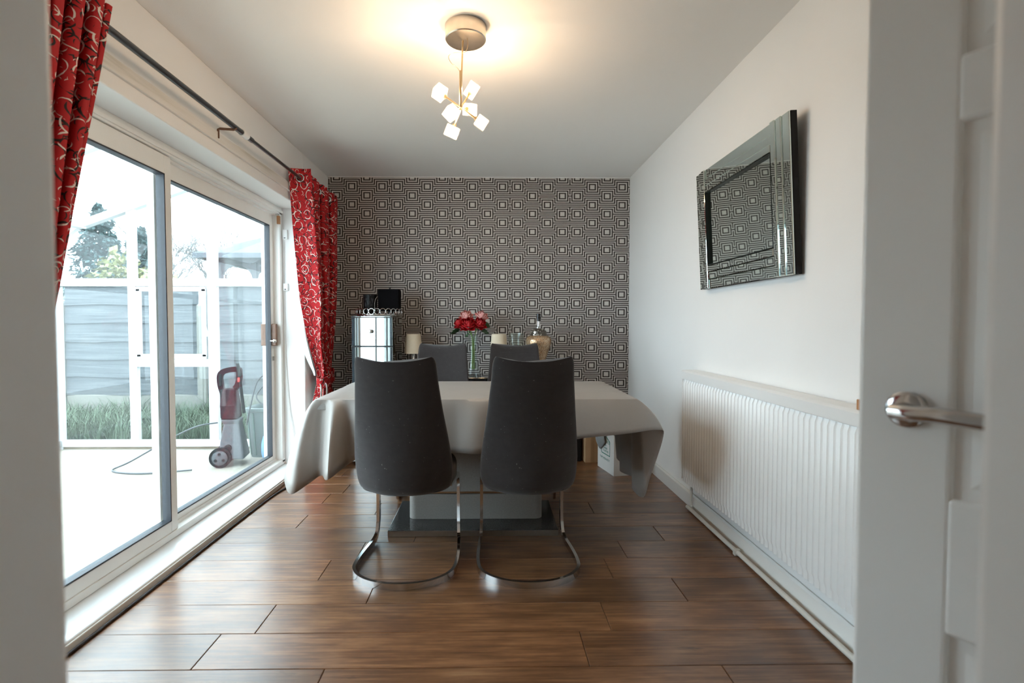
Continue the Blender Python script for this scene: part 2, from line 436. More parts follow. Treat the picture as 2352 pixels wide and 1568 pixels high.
# ------------------------------------------------------------------ mesh helpers
class MB:
    def __init__(self):
        self.v = []; self.f = []; self.uv = None
    def box(self, lo, hi):
        b = len(self.v)
        x0, y0, z0 = lo; x1, y1, z1 = hi
        self.v += [(x0, y0, z0), (x1, y0, z0), (x1, y1, z0), (x0, y1, z0), (x0, y0, z1), (x1, y0, z1), (x1, y1, z1), (x0, y1, z1)]
        self.f += [tuple(b + i for i in q) for q in ((0, 3, 2, 1), (4, 5, 6, 7), (0, 1, 5, 4), (1, 2, 6, 5), (2, 3, 7, 6), (3, 0, 4, 7))]
        return self
    def hexa(self, pts):
        b = len(self.v)
        self.v += [tuple(p) for p in pts]
        self.f += [tuple(b + i for i in q) for q in ((0, 3, 2, 1), (4, 5, 6, 7), (0, 1, 5, 4), (1, 2, 6, 5), (2, 3, 7, 6), (3, 0, 4, 7))]
        return self
    def sweep(self, path, prof, closed=False, up=None, cap=True, scales=None):
        """sweep a 2D profile along a 3D path with parallel-transported frames"""
        P = [Vector(p) for p in path]
        n = len(P); k = len(prof)
        b = len(self.v)
        tan = []
        for i in range(n):
            if closed:
                d = P[(i + 1) % n] - P[i - 1]
            else:
                d = P[min(i + 1, n - 1)] - P[max(i - 1, 0)]
            tan.append(d.normalized())
        u = Vector(up) if up else (Vector((0, 0, 1)) if abs(tan[0].z) < 0.9 else Vector((1, 0, 0)))
        for i in range(n):
            t = tan[i]
            u = (u - t * u.dot(t))
            if u.length < 1e-6:
                u = Vector((1, 0, 0)) - t * t.x
            u.normalize()
            w = t.cross(u)
            s = scales[i] if scales else 1.0
            for (a, c) in prof:
                self.v.append(tuple(P[i] + u * (a * s) + w * (c * s)))
        segs = n if closed else n - 1
        for i in range(segs):
            j = (i + 1) % n
            for q in range(k):
                r = (q + 1) % k
                self.f.append((b + i * k + q, b + i * k + r, b + j * k + r, b + j * k + q))
        if cap and not closed:
            self.f.append(tuple(b + q for q in reversed(range(k))))
            self.f.append(tuple(b + (n - 1) * k + q for q in range(k)))
        return self
    def tube(self, path, r, seg=10, closed=False, scales=None):
        return self.sweep(path, [(r * math.cos(2 * PI * i / seg), r * math.sin(2 * PI * i / seg)) for i in range(seg)], closed, scales=scales)
    def bar(self, path, w, h, up=None, closed=False):
        return self.sweep(path, [(-h / 2, -w / 2), (h / 2, -w / 2), (h / 2, w / 2), (-h / 2, w / 2)], closed, up)
    def cyl(self, p0, p1, r, seg=20):
        return self.tube([p0, p1], r, seg)
    def lathe(self, prof, c=(0, 0, 0), seg=32, cap=True):
        b = len(self.v); k = len(prof)
        for i in range(seg):
            a = 2 * PI * i / seg
            for (r, z) in prof:
                self.v.append((c[0] + r * math.cos(a), c[1] + r * math.sin(a), c[2] + z))
        for i in range(seg):
            j = (i + 1) % seg
            for q in range(k - 1):
                self.f.append((b + i * k + q, b + j * k + q, b + j * k + q + 1, b + i * k + q + 1))
        if cap:
            if prof[0][0] > 1e-5:
                self.f.append(tuple(b + i * k for i in reversed(range(seg))))
            if prof[-1][0] > 1e-5:
                self.f.append(tuple(b + i * k + k - 1 for i in range(seg)))
        return self
    def grid(self, fn, nu, nv, closed_u=False, uvfn=None):
        b = len(self.v)
        if uvfn and self.uv is None:
            self.uv = []
        cols = nu if closed_u else nu + 1
        for j in range(nv + 1):
            for i in range(cols):
                self.v.append(tuple(fn(i / nu, j / nv)))
                if uvfn:
                    self.uv.append(uvfn(i / nu, j / nv))
        for j in range(nv):
            for i in range(nu):
                i2 = (i + 1) % cols
                self.f.append((b + j * cols + i, b + j * cols + i2, b + (j + 1) * cols + i2, b + (j + 1) * cols + i))
        return self
    def loft(self, rings, cap=True):
        b = len(self.v); k = len(rings[0])
        for rg in rings:
            self.v += [tuple(p) for p in rg]
        for i in range(len(rings) - 1):
            for q in range(k):
                r = (q + 1) % k
                self.f.append((b + i * k + q, b + i * k + r, b + (i + 1) * k + r, b + (i + 1) * k + q))
        if cap:
            self.f.append(tuple(b + q for q in reversed(range(k))))
            self.f.append(tuple(b + (len(rings) - 1) * k + q for q in range(k)))
        return self
    def fabric_uv(self):
        self.uv = [(p[1] + 0.6 * p[0] + 7.3, p[2]) for p in self.v]
        return self
    def xform(self, mat):
        self.v = [tuple(mat @ Vector(p)) for p in self.v]
        return self
    def mesh(self, name, smooth=None):
        me = bpy.data.meshes.new(name)
        me.from_pydata(self.v, [], self.f)
        if self.uv:
            l = me.uv_layers.new(name='UVMap')
            for lp in me.loops:
                l.data[lp.index].uv = self.uv[lp.vertex_index]
        bm = bmesh.new(); bm.from_mesh(me)
        bmesh.ops.recalc_face_normals(bm, faces=bm.faces)
        bm.to_mesh(me); bm.free()
        if smooth is not None:
            me.polygons.foreach_set('use_smooth', [True] * len(me.polygons))
            if smooth < 180:
                me.set_sharp_from_angle(angle=R(smooth))
        me.update()
        return me
    def build(self, name, mat, parent=None, smooth=None, bevel=0, bseg=2, loc=None, rot=None, subsurf=0, solid=0):
        me = self.mesh(name, smooth)
        me.materials.append(M[mat] if isinstance(mat, str) else mat)
        o = bpy.data.objects.new(name, me)
        COL.objects.link(o)
        if parent is not None:
            o.parent = parent
        if loc is not None:
            o.location = loc
        if rot is not None:
            o.rotation_euler = rot
        if solid:
            md = o.modifiers.new('solid', 'SOLIDIFY'); md.thickness = solid; md.offset = 0
        if bevel:
            md = o.modifiers.new('bevel', 'BEVEL'); md.width = bevel; md.segments = bseg; md.limit_method = 'ANGLE'
            md.harden_normals = False
        if subsurf:
            md = o.modifiers.new('sub', 'SUBSURF'); md.levels = subsurf; md.render_levels = subsurf
        return o

def tag(o, label, cat, group=None):
    o['label'] = label
    o['category'] = cat
    if group:
        o['group'] = group
    return o

def struct(o, label=None):
    o['kind'] = 'structure'
    if label:
        o['label'] = label
    return o

def thing(name, label, cat, loc=(0, 0, 0), rotz=0.0, group=None):
    o = bpy.data.objects.new(name, None)
    o.empty_display_size = 0.1
    COL.objects.link(o)
    o.location = loc
    o.rotation_euler = (0, 0, rotz)
    return tag(o, label, cat, group)

def sroot(name, label, loc=(0, 0, 0)):
    o = bpy.data.objects.new(name, None)
    COL.objects.link(o)
    o.location = loc
    return struct(o, label)

def share(src, name, parent, loc=(0, 0, 0), rot=(0, 0, 0), scale=(1, 1, 1)):
    c = src.copy()
    c.name = name
    COL.objects.link(c)
    c.parent = parent
    c.location = loc; c.rotation_euler = rot; c.scale = scale
    return c

def box(name, lo, hi, mat, parent=None, bevel=0, **kw):
    return MB().box(lo, hi).build(name, mat, parent, bevel=bevel, **kw)

def catmull(pts, sub, closed=False):
    P = [Vector(p) for p in pts]; n = len(P); out = []
    rngi = range(n) if closed else range(n - 1)
    for i in rngi:
        if closed:
            p0, p1, p2, p3 = P[i - 1], P[i], P[(i + 1) % n], P[(i + 2) % n]
        else:
            p0, p1, p2, p3 = P[max(i - 1, 0)], P[i], P[i + 1], P[min(i + 2, n - 1)]
        for s in range(sub):
            t = s / sub
            out.append(0.5 * ((2 * p1) + (p2 - p0) * t + (2 * p0 - 5 * p1 + 4 * p2 - p3) * t * t + (3 * p1 - p0 - 3 * p2 + p3) * t ** 3))
    if not closed:
        out.append(P[-1])
    return out

def interp(tab, x):
    if x <= tab[0][0]: return tab[0][1]
    for (a, b), (c, d) in zip(tab, tab[1:]):
        if x <= c:
            s = (x - a) / (c - a)
            s = s * s * (3 - 2 * s) if False else s
            return b + (d - b) * s
    return tab[-1][1]

# ------------------------------------------------------------------ room shell
XL, XR, YB, ZC = -1.40, 1.238, 4.50, 2.40
OY0, OY1, OZ = 1.22, 3.89, 1.985            # patio opening along the left wall
XF = -1.56                                   # inner face of the patio frame

# floor with its planks
fl = sroot('floor', 'brown laminate plank floor')
box('underlay', (-1.45, -2.3, -0.06), (1.30, 4.55, -0.012), 'rubber', fl)
PW, PL = 0.1915, 1.29
joint0 = {0: 0.328, 1: 0.446, 2: 0.80, 3: 0.545, 4: 0.66, 5: 0.905, 6: 0.233, 7: 0.62}
row = -21
y = 1.619 + row * PW
def plank(x0, x1, y0, y1):
    g = 0.0009; c = 0.0018
    x0 += g; x1 -= g; y0 += g; y1 -= g
    m = MB()
    m.loft([[(x0, y0, -0.012), (x1, y0, -0.012), (x1, y1, -0.012), (x0, y1, -0.012)],
            [(x0, y0, -c), (x1, y0, -c), (x1, y1, -c), (x0, y1, -c)],
            [(x0 + c, y0 + c, 0), (x1 - c, y0 + c, 0), (x1 - c, y1 - c, 0), (x0 + c, y1 - c, 0)]])
    m.build('plank', 'plank', fl)
while y < YB:
    lo_x, hi_x = (-1.43, XR) if y > 0.3 else (-0.38, 0.36)
    if -0.1 < y <= 0.3:
        lo_x, hi_x = -0.38, XR
    j = joint0.get(row, rng.uniform(-0.5, 0.79))
    js = sorted([j + k * PL for k in range(-3, 3)])
    edges = [lo_x] + [q for q in js if lo_x + 0.05 < q < hi_x - 0.05] + [hi_x]
    for a, b in zip(edges, edges[1:]):
        plank(a, b, y, min(y + PW, YB))
    y += PW; row += 1

struct(box('ceiling', (-1.75, -2.4, ZC), (1.40, YB + 0.12, ZC + 0.15), 'ceil'), 'white painted ceiling')
wb = struct(box('wall_back', (-1.75, YB, -0.1), (XR + 0.12, YB + 0.12, ZC), 'wallpaper'), 'back wall in black and grey geometric wallpaper')
box('wallpaper_gap', (XL, YB - 0.004, 2.395), (XR, YB, 2.40), 'ceil', wb)
struct(box('wall_right', (XR, -0.12, -0.1), (XR + 0.12, YB, ZC), 'wall'), 'white painted wall')
# left wall around the opening
wl = sroot('wall_left', 'white wall with the patio door recess')
box('lintel', (-1.72, OY0, OZ), (XL, OY1, ZC), 'wall', wl, bevel=0.006)
box('wall_near', (-1.72, 0.25, -0.1), (XL, OY0, ZC), 'wall', wl)
box('wall_far', (-1.72, OY1, -0.1), (XL, YB, ZC), 'wall', wl, bevel=0.006)
box('threshold', (-1.72, OY0, -0.12), (-1.44, OY1, 0.0), 'wall', wl)
struct(box('trim_1', (XL - 0.001, 0.9, 2.045), (XL + 0.014, 3.95, 2.10), 'batten', bevel=0.003), 'stained white batten behind the curtain pole')
# near walls, passage the camera stands in
struct(box('wall_front', (-1.72, 0.33, 0.0), (-0.368, 0.445, ZC), 'hallwall', bevel=0.008), 'wall beside the doorway')
struct(box('wall_passage', (-0.50, -2.3, 0.0), (-0.368, 0.335, ZC), 'hallwall'), 'passage wall')
struct(box('wall_passage_right', (0.347, -2.3, 0.0), (0.455, 0.358, ZC), 'hallwall', bevel=0.012, bseg=3), 'passage wall end')
struct(box('wall_passage_end', (-0.50, -2.4, 0.0), (0.455, -2.3, ZC), 'hallwall'), 'passage end wall')
struct(box('wall_front_right', (0.455, -0.12, 0.0), (XR, 0.12, ZC), 'wall'), 'wall beside the open door')
# skirting on right and back wall
def skirting(name, path, label):
    m = MB()
    m.sweep(path, [(0, 0), (0.085, 0), (0.092, 0.004), (0.092, 0.009), (0.08, 0.014), (0, 0.014)], up=(0, 0, 1))
    return struct(m.build(name, 'gloss_white', bevel=0.0015), label)
skirting('baseboard_right', [(XR, YB - 0.001, 0.0), (XR, 0.02, 0.0)], 'white skirting board')
skirting('baseboard_back', [(XL, YB, 0.0), (XR - 0.014, YB, 0.0)], 'white skirting board')

# ------------------------------------------------------------------ sliding patio door (window_1)
w1 = sroot('window_1', 'white framed sliding patio door', (0, 0, 0))
sl = MB()
sl.hexa([(-1.445, OY0, 0.0), (-1.427, OY0, 0.0), (-1.427, OY1, 0.0), (-1.445, OY1, 0.0), (-1.60, OY0, 0.07), (-1.427, OY0, 0.038), (-1.427, OY1, 0.038), (-1.60, OY1, 0.07)])
sl = MB().loft([[(-1.68, OY0, 0.0), (-1.43, OY0, 0.0), (-1.427, OY0, 0.036), (-1.433, OY0, 0.041), (-1.68, OY0, 0.062)],
                [(-1.68, OY1, 0.0), (-1.43, OY1, 0.0), (-1.427, OY1, 0.036), (-1.433, OY1, 0.041), (-1.68, OY1, 0.062)]])
sl.build('window_sill', 'sill', w1, bevel=0.004)
ov = MB().box((-1.433, OY0, 0.0), (-1.421, OY1 - 0.02, 0.030)); ov.build('sill_trim', 'batten', w1, bevel=0.003)
fr = MB()
fr.box((-1.70, OY0, 1.935), (XF, OY1, OZ))
fr.box((-1.70, OY0, 1.925), (XF - 0.03, OY1, 1.945))
fr.box((XF, OY0, 1.945), (XF + 0.008, OY1, 1.965))
fr.box((-1.70, OY0, 0.055), (XF, OY1, 0.088))
fr.box((-1.612, OY0, 0.085), (-1.606, OY1, 0.105))
fr.box((-1.655, OY0, 0.085), (-1.65, OY1, 0.105))
fr.box((-1.70, OY1 - 0.045, 0.07), (XF, OY1, 1.96))
fr.box((-1.70, OY0, 0.07), (XF, OY0 + 0.045, 1.96))
fr.build('outer_frame', 'upvc', w1, bevel=0.003)
def leaf(nm, x0, x1, y0, y1, z0, z1, st, rb, rt):
    m = MB()
    m.box((x0, y0, z0), (x1, y0 + st, z1)); m.box((x0, y1 - st, z0), (x1, y1, z1))
    m.box((x0, y0 + st, z0), (x1, y1 - st, z0 + rb)); m.box((x0, y0 + st, z1 - rt), (x1, y1 - st, z1))
    f = m.build(nm, 'upvc', w1, bevel=0.003)
    gx = (x0 + x1) / 2
    g = MB(); t = 0.007; xa, xb = x0 - 0.001, x1 + 0.001
    a0, a1, b0, b1 = y0 + st, y1 - st, z0 + rb, z1 - rt
    g.box((xa, a0, b0), (xb, a0 + t, b1)); g.box((xa, a1 - t, b0), (xb, a1, b1)); g.box((xa, a0, b0), (xb, a1, b0 + t)); g.box((xa, a0, b1 - t), (xb, a1, b1))
    g.build('glazing_gasket', 'gasket', f)
    p = MB().box((gx - 0.002, a0 + 0.002, b0 + 0.002), (gx + 0.002, a1 - 0.002, b1 - 0.002))
    p.build('pane', 'pane', f)
    return f
leaf('fixed_leaf', -1.603, -1.565, OY0 + 0.05, 2.555, 0.088, 1.93, 0.05, 0.055, 0.09)
sf = leaf('sliding_leaf', -1.648, -1.612, 2.495, OY1 - 0.045, 0.088, 1.93, 0.055, 0.045, 0.085)
h = MB().box((-1.612, 3.795, 0.955), (-1.575, 3.825, 1.118)); h.build('pull_handle', 'teak', sf, bevel=0.006)
h = MB().box((-1.69, 3.795, 0.955), (-1.648, 3.825, 1.118)); h.build('pull_handle', 'teak', sf, bevel=0.006)
h = MB().lathe([(0.0, 0), (0.006, 0), (0.006, 0.018), (0.013, 0.022), (0.015, 0.032), (0.010, 0.04), (0, 0.042)], seg=16)
h.xform(Matrix.Translation((-1.612, 3.782, 0.992)) @ Matrix.Rotation(R(90), 4, 'Y')); h.build('lock_knob', 'chrome', sf, smooth=40)
h = MB().box((-1.612, 3.812, 0.845), (-1.605, 3.832, 0.875)); h.build('catch', 'steel', sf)
h = MB().box((-1.575, 3.83, 1.86), (-1.555, 3.85, 1.92)); h.build('head_stop', 'wood_block', w1)

# alarm contacts and wire on the reveal
def contact(z, hgt, label):
    t = thing('door_contact', label, 'sensor', (-1.535, OY1, z))
    MB().box((-0.018, -0.016, -hgt / 2), (0.018, 0.0, hgt / 2)).build('housing', 'white_plastic', t, bevel=0.003)
    MB().box((-0.006, -0.018, -hgt / 2 + 0.008), (0.006, -0.015, -hgt / 2 + 0.014)).build('screw_cap', 'grey_plastic', t)
contact(1.79, 0.075, 'larger white alarm contact box high on the window reveal')
contact(1.395, 0.055, 'smaller white alarm contact box lower on the window reveal')
wp = [(-1.545, OY1 - 0.004, 1.95), (-1.548, OY1 - 0.006, 1.7), (-1.546, OY1 - 0.004, 1.3), (-1.54, OY1 - 0.006, 0.85), (-1.52, OY1 - 0.01, 0.5), (-1.49, OY1 - 0.012, 0.3), (-1.47, OY1 - 0.02, 0.12)]
tag(MB().tube(catmull(wp, 6), 0.0025, 6).build('alarm_wire', 'white_plastic', smooth=60), 'thin white wire running down the window reveal', 'wire')
wp = [(-1.413, 1.0, 0.006), (-1.412, 1.6, 0.006), (-1.408, 2.3, 0.006), (-1.405, 2.9, 0.007), (-1.395, 3.3, 0.006), (-1.36, 3.6, 0.006), (-1.372, 3.9, 0.006), (-1.375, 4.3, 0.006)]
tag(MB().tube(catmull(wp, 8), 0.006, 8).build('floor_cable', 'cable', smooth=60), 'black cable lying along the floor under the sill', 'cable')

# ------------------------------------------------------------------ curtain pole and curtains
XP, ZP = -1.305, 2.125
cp = thing('curtain_pole', 'dark metal curtain pole above the patio door', 'curtain pole', (XP, 0, ZP))
MB().cyl((0, 0.92, 0), (0, 2.86, 0), 0.014, 16).build('rod', 'dark_metal', cp, smooth=40)
MB().cyl((0, 2.70, 0), (0, 4.47, 0), 0.0105, 16).build('inner_rod', 'dark_metal', cp, smooth=40)
MB().cyl((0, 2.74, 0), (0, 2.80, 0), 0.018, 16).build('joint_collar', 'white_plastic', cp, smooth=40)
def bracket(yy):
    m = MB(); m.bar([(-0.08, yy, -0.06), (-0.08, yy, -0.015), (-0.07, yy, -0.012), (0.0, yy, -0.016), (0.014, yy, -0.006)], 0.012, 0.004, up=(0, 1, 0))
    m.build('bracket', 'teak', cp)
for yy in (0.955, 2.66, 4.44):
    bracket(yy)

def curtain(name, label, ytab, tie_z, folds, zt, zb, seed, xbase, lead, group):
    """ytab(z)->(y0,y1) span along the pole; lead_hi: which end is the leading edge"""
    root = thing(name, label, 'curtain', (xbase, (ytab(zt)[0] + ytab(zt)[1]) / 2, zb), group=group)
    ox, oy, oz = root.location
    r = random.Random(seed)
    ph = [r.uniform(-0.5, 0.5) for _ in range(folds + 2)]
    u0 = 0.13 if lead else 0.0
    def pos(u, v):
        z = zt + (zb - zt) * v
        a, b = ytab(z)
        gather = min(1.0, abs(z - tie_z) / 0.6)
        wdt = abs(b - a)
        la = 0.022 + 0.058 * gather
        if u < u0:
            q = u / u0
            return Vector((la * (1.86 * q - 0.86), a + 0.012 * math.sin(PI * q) + 0.02 * q - oy, z - oz))
        un = (u - u0) / (1 - u0)
        k = un * folds
        amp = (0.014 + 0.026 * gather) * (0.75 + 0.25 * math.sin(k * 2.1 + seed))
        if lead:
            amp += max(0.0, 1 - k) * (la - amp)
        ph_ = 2 * PI * k + 0.5 * math.sin(k * 1.7 + seed) * min(1, k)
        x = amp * math.cos(ph_) + 0.005 * math.sin(2.3 * k + v * 6)
        yy = a + 0.02 * (1 if lead else 0) + (b - a - 0.02) * un + 0.22 * wdt / folds * math.sin(2 * ph_) * min(1, k)
        bulge = 0.035 * math.exp(-((z - tie_z) / 0.12) ** 2) * math.sin(PI * u)
        return Vector((x + bulge, yy - oy, z - oz))
    wid = folds * 0.145
    m = MB().grid(lambda u, v: pos(u, v), folds * 16, 60, uvfn=lambda u, v: (u * wid + seed, v * (zt - zb)))
    fab = m.build('fabric', 'curtain', root, smooth=180)
    # white lining on the window side, following the folds
    me = fab.data
    nrm = [vv.normal.copy() for vv in me.vertices]
    sg = -1.0 if sum(n_.x for n_ in nrm) > 0 else 1.0
    ln = MB(); ln.v = [tuple(vv.co + nrm[vv.index] * (0.004 * sg)) for vv in me.vertices]
    nc = folds * 16 + 1
    skip = int(nc * (u0 + 0.75 / folds)) if lead else -1        # the first return fold is unlined hem
    ln.f = [tuple(p.vertices) for p in me.polygons if min(q % nc for q in p.vertices) > skip or max(q % nc for q in p.vertices) < nc * u0 * 0.8]
    ln.build('lining', 'lining', root, smooth=180)
    return root, pos, fab, (ox, oy, oz)

def far_span(z):
    y0 = interp([(0.0, 3.74), (0.35, 3.78), (0.66, 3.93), (0.75, 3.93), (1.0, 3.80), (1.4, 3.70), (1.8, 3.61), (2.2, 3.54)], z)
    y1 = interp([(0.0, 4.36), (0.35, 4.28), (0.66, 4.18), (0.75, 4.18), (1.1, 4.28), (1.5, 4.35), (2.2, 4.39)], z)
    return y0, y1
rt, pos, fab, org = curtain('curtain', 'red swirl-patterned curtain tied back beside the wallpapered wall', far_span, 0.70, 10, 2.185, 0.02, 3, XP, True, 'red curtains at the patio door')
def lin(u, v):
    z = 1.45 + (0.72 - 1.45) * v
    a, b = far_span(z)
    la = 0.022 + 0.058 * min(1.0, abs(z - 0.70) / 0.6)
    w = 0.058 * math.sin(PI * (0.08 + 0.86 * v)) ** 0.8
    return Vector((-la - w * u + 0.006 * math.sin(5 * v), a - 0.004 + 0.012 * u - org[1], z - org[2]))
MB().grid(lin, 6, 24).build('lining', 'lining', rt, smooth=180)
tb = []
for i in range(28):
    a = 2 * PI * i / 28
    tb.append((0.05 * math.cos(a) + 0.01, 4.05 + 0.145 * math.sin(a) - org[1], 0.69 + 0.03 * math.sin(a) - org[2]))
MB().sweep(tb, [(-0.04, -0.004), (0.04, -0.004), (0.04, 0.004), (-0.04, 0.004)], closed=True, up=(0, 0, 1)).fabric_uv().build('tie_back', 'curtain', rt, smooth=50)
for k, (dy, dx) in enumerate(((-0.10, 0.055), (-0.155, 0.03))):
    MB().bar(catmull([(dx, 4.0 + dy - org[1] + 0.02, 0.66 - org[2]), (dx + 0.012, 4.0 + dy - org[1], 0.61 - org[2]), (dx + 0.005, 4.0 + dy - org[1] - 0.01, 0.50 - org[2])], 6), 0.036, 0.003, up=(1, 0, 0)).build('tie_ribbon', 'lining', rt, smooth=60)
def grommets(root, pos, org, xoff):
    """a chrome eyelet wherever the pole passes through the folded cloth"""
    zt_, zb_ = 2.185, 0.02
    v = (ZP - zt_) / (zb_ - zt_)
    N = 1200; prev = pos(0, v); src = None
    for i in range(1, N + 1):
        p = pos(i / N, v)
        if (prev.x + xoff) * (p.x + xoff) < 0:
            d = p - prev; ang_ = math.atan2(d.y, d.x)
            lc = (-xoff, (prev.y + p.y) / 2, ZP - org[2])
            if src is None:
                m = MB().tube([(0.024 * math.cos(2 * PI * k / 20), 0, 0.024 * math.sin(2 * PI * k / 20)) for k in range(20)], 0.006, 8, closed=True)
                src = m.build('grommet', 'chrome', root, smooth=60, loc=lc, rot=(0, 0, ang_))
            else:
                share(src, 'grommet', root, lc, (0, 0, ang_))
        prev = p
grommets(rt, pos, org, 0.0)

def near_span(z):
    y1 = interp([(0.0, 1.50), (0.117, 1.47), (0.4, 1.40), (0.64, 1.38), (0.72, 1.39), (1.14, 1.543), (1.48, 1.625), (1.92, 1.735), (2.2, 1.80)], z)
    y0 = interp([(0.0, 1.05), (0.4, 1.16), (0.68, 1.20), (1.14, 1.15), (1.6, 1.08), (2.2, 1.0)], z)
    return y0, y1
rt2, pos2, fab2, org2 = curtain('curtain', 'red swirl-patterned curtain tied back beside the doorway wall end', near_span, 0.68, 12, 2.185, 0.02, 11, XP + 0.01, False, 'red curtains at the patio door')
tb = [(0.05 * math.cos(2 * PI * i / 24), 1.29 + 0.12 * math.sin(2 * PI * i / 24) - org2[1], 0.68 - org2[2]) for i in range(24)]
MB().sweep(tb, [(-0.04, -0.004), (0.04, -0.004), (0.04, 0.004), (-0.04, 0.004)], closed=True, up=(0, 0, 1)).fabric_uv().build('tie_back', 'curtain', rt2, smooth=50)
grommets(rt2, pos2, org2, 0.01)

# ------------------------------------------------------------------ door on the right
dd = Vector((-0.5, 0.866, 0)).normalized()          # hinge -> latch
hinge = Vector((0.983, 0.160, 0))
dr = sroot('door_1', 'white panelled door standing open', tuple(hinge))
ang = math.atan2(dd.y, dd.x)
dr.rotation_euler = (0, 0, ang)                        # local +x runs from hinge to latch, local +y is the visible face
DT = 0.04; DW = 0.762; DH = 2.03
M['door'] = simple('white_door_paint', (0.82, 0.815, 0.80), 0.35, var=0.02, scale=4)
core = MB()
core.box((0.0, -DT + 0.009, 0.006), (DW, -0.009, DH))
core.build('core', 'door', dr)
def rail(nm, x0, x1, z0, z1):
    MB().box((x0, -DT, z0), (x1, 0.0, z1)).build(nm, 'door', dr, bevel=0.007, bseg=3)
rail('stile', 0.0, 0.11, 0.006, DH); rail('stile', DW - 0.122, DW, 0.006, DH); rail('muntin', 0.335, 0.43, 0.10, 1.95)
for z0, z1 in ((0.006, 0.20), (0.66, 0.86), (1.395, 1.49), (1.92, DH)):
    rail('rail', 0.105, DW - 0.116, z0, z1)
for x0, x1 in ((0.11, 0.335), (0.43, DW - 0.122)):
    for z0, z1 in ((0.20, 0.66), (0.86, 1.395), (1.49, 1.92)):
        MB().loft([[(x0 + 0.016, -0.0095, z0 + 0.016), (x1 - 0.016, -0.0095, z0 + 0.016), (x1 - 0.016, -0.0095, z1 - 0.016), (x0 + 0.016, -0.0095, z1 - 0.016)],
                   [(x0 + 0.05, -0.002, z0 + 0.05), (x1 - 0.05, -0.002, z0 + 0.05), (x1 - 0.05, -0.002, z1 - 0.05), (x0 + 0.05, -0.002, z1 - 0.05)]]).build('panel', 'door', dr)
hx, hz = DW - 0.068, 0.982
hd = MB().lathe([(0.0, 0), (0.027, 0), (0.027, 0.006), (0.022, 0.010), (0.012, 0.011), (0.010, 0.045), (0.0, 0.047)], seg=32)
hd.xform(Matrix.Translation((hx, 0, hz)) @ Matrix.Rotation(R(-90), 4, 'X'))
hroot = hd.build('lever_handle', 'chrome', dr, smooth=40)
lv = MB().sweep(catmull([(hx + 0.006, 0.040, hz), (hx - 0.02, 0.048, hz + 0.001), (hx - 0.06, 0.050, hz + 0.003), (hx - 0.13, 0.047, hz - 0.001)], 6),
                [(0.011 * math.cos(a), 0.008 * math.sin(a)) for a in [2 * PI * i / 14 for i in range(14)]], up=(0, 0, 1))
lv.build('lever', 'chrome', hroot, smooth=50)
for z0 in (0.25, 1.75):
    MB().cyl((-0.004, 0.004, z0), (-0.004, 0.004, z0 + 0.09), 0.006, 10).build('hinge_knuckle', 'steel', dr, smooth=40)

# ------------------------------------------------------------------ radiator, pipe, block
XRF = 1.145
rd = thing('radiator', 'white ribbed panel radiator on the right wall', 'radiator', (1.19, 2.27, 0.0))
ry0, ry1, rz0, rz1 = 1.53 - 2.27, 3.0 - 2.27, 0.185, 0.845
n = 44
prof = []
pitch = (ry1 - ry0 - 0.03) / n
yy = ry0 + 0.015
pts = [(XRF - 1.19 + 0.0075, ry0)]
for i in range(n):
    pts += [(XRF - 1.19 + 0.0075, yy + 0.002), (XRF - 1.19, yy + 0.009), (XRF - 1.19, yy + pitch - 0.009), (XRF - 1.19 + 0.0075, yy + pitch - 0.002)]
    yy += pitch
pts += [(XRF - 1.19 + 0.0075, ry1)]
back = XRF - 1.19 + 0.016
ring = lambda z, inset: [(x + inset, yv, z) for x, yv in pts] + [(back, ry1, z), (back, ry0, z)]
MB().loft([ring(rz0, 0.007), ring(rz0 + 0.028, 0.006), ring(rz0 + 0.045, 0), ring(rz1 - 0.075, 0), ring(rz1 - 0.06, 0.006), ring(rz1 - 0.03, 0.007)]).build('ribbed_panel', 'radiator', rd, smooth=50)
MB().box((0.02, ry0 + 0.01, rz0 + 0.01), (0.034, ry1 - 0.01, rz1 - 0.04)).build('back_panel', 'radiator', rd)
m = MB(); m.sweep([(0, ry0 - 0.004, 0), (0, ry1 + 0.004, 0)], [(rz1 - 0.052, -XRF * 0 - (XRF - 1.19) + 0.004), (rz1 - 0.008, -(XRF - 1.19) + 0.004), (rz1, -(XRF - 1.19) - 0.006), (rz1, -0.045), (rz1 - 0.052, -0.045)], up=(0, 0, 1))
m = MB().loft([[(XRF - 1.19 - 0.004, q, rz1 - 0.052), (XRF - 1.19 - 0.004, q, rz1 - 0.009), (XRF - 1.19 + 0.006, q, rz1), (0.04, q, rz1), (0.04, q, rz1 - 0.052)] for q in (ry0 - 0.004, ry1 + 0.004)])
m.build('top_cover', 'radiator', rd, bevel=0.002)
m = MB().box((XRF - 1.19 + 0.0, ry0 - 0.003, rz0 + 0.01), (0.04, ry0 + 0.0, rz1 - 0.05)); m.build('side_cover', 'radiator', rd, bevel=0.001)
m = MB().box((XRF - 1.19 + 0.004, ry1, rz0 + 0.01), (0.04, ry1 + 0.003, rz1 - 0.05)); m.build('side_cover', 'radiator', rd, bevel=0.001)
for q in (ry0 + 0.2, ry1 - 0.2):
    MB().box((0.034, q, rz0 + 0.05), (0.0479, q + 0.04, rz1 - 0.1)).build('wall_bracket', 'steel', rd)
for q in (ry0 + 0.06, ry1 - 0.02):
    MB().cyl((0.012, q, 0.035), (0.012, q, rz0 + 0.012), 0.008, 12).build('tail_pipe', 'pipe', rd, smooth=40)
tag(MB().cyl((1.195, 0.25, 0.017), (1.195, 3.02, 0.017), 0.011, 14).build('heating_pipe', 'pipe', smooth=40), 'white painted heating pipe along the floor below the radiator', 'pipe')
pc = MB(); pc.box((1.180, 2.395, 0.0), (1.210, 2.42, 0.031))
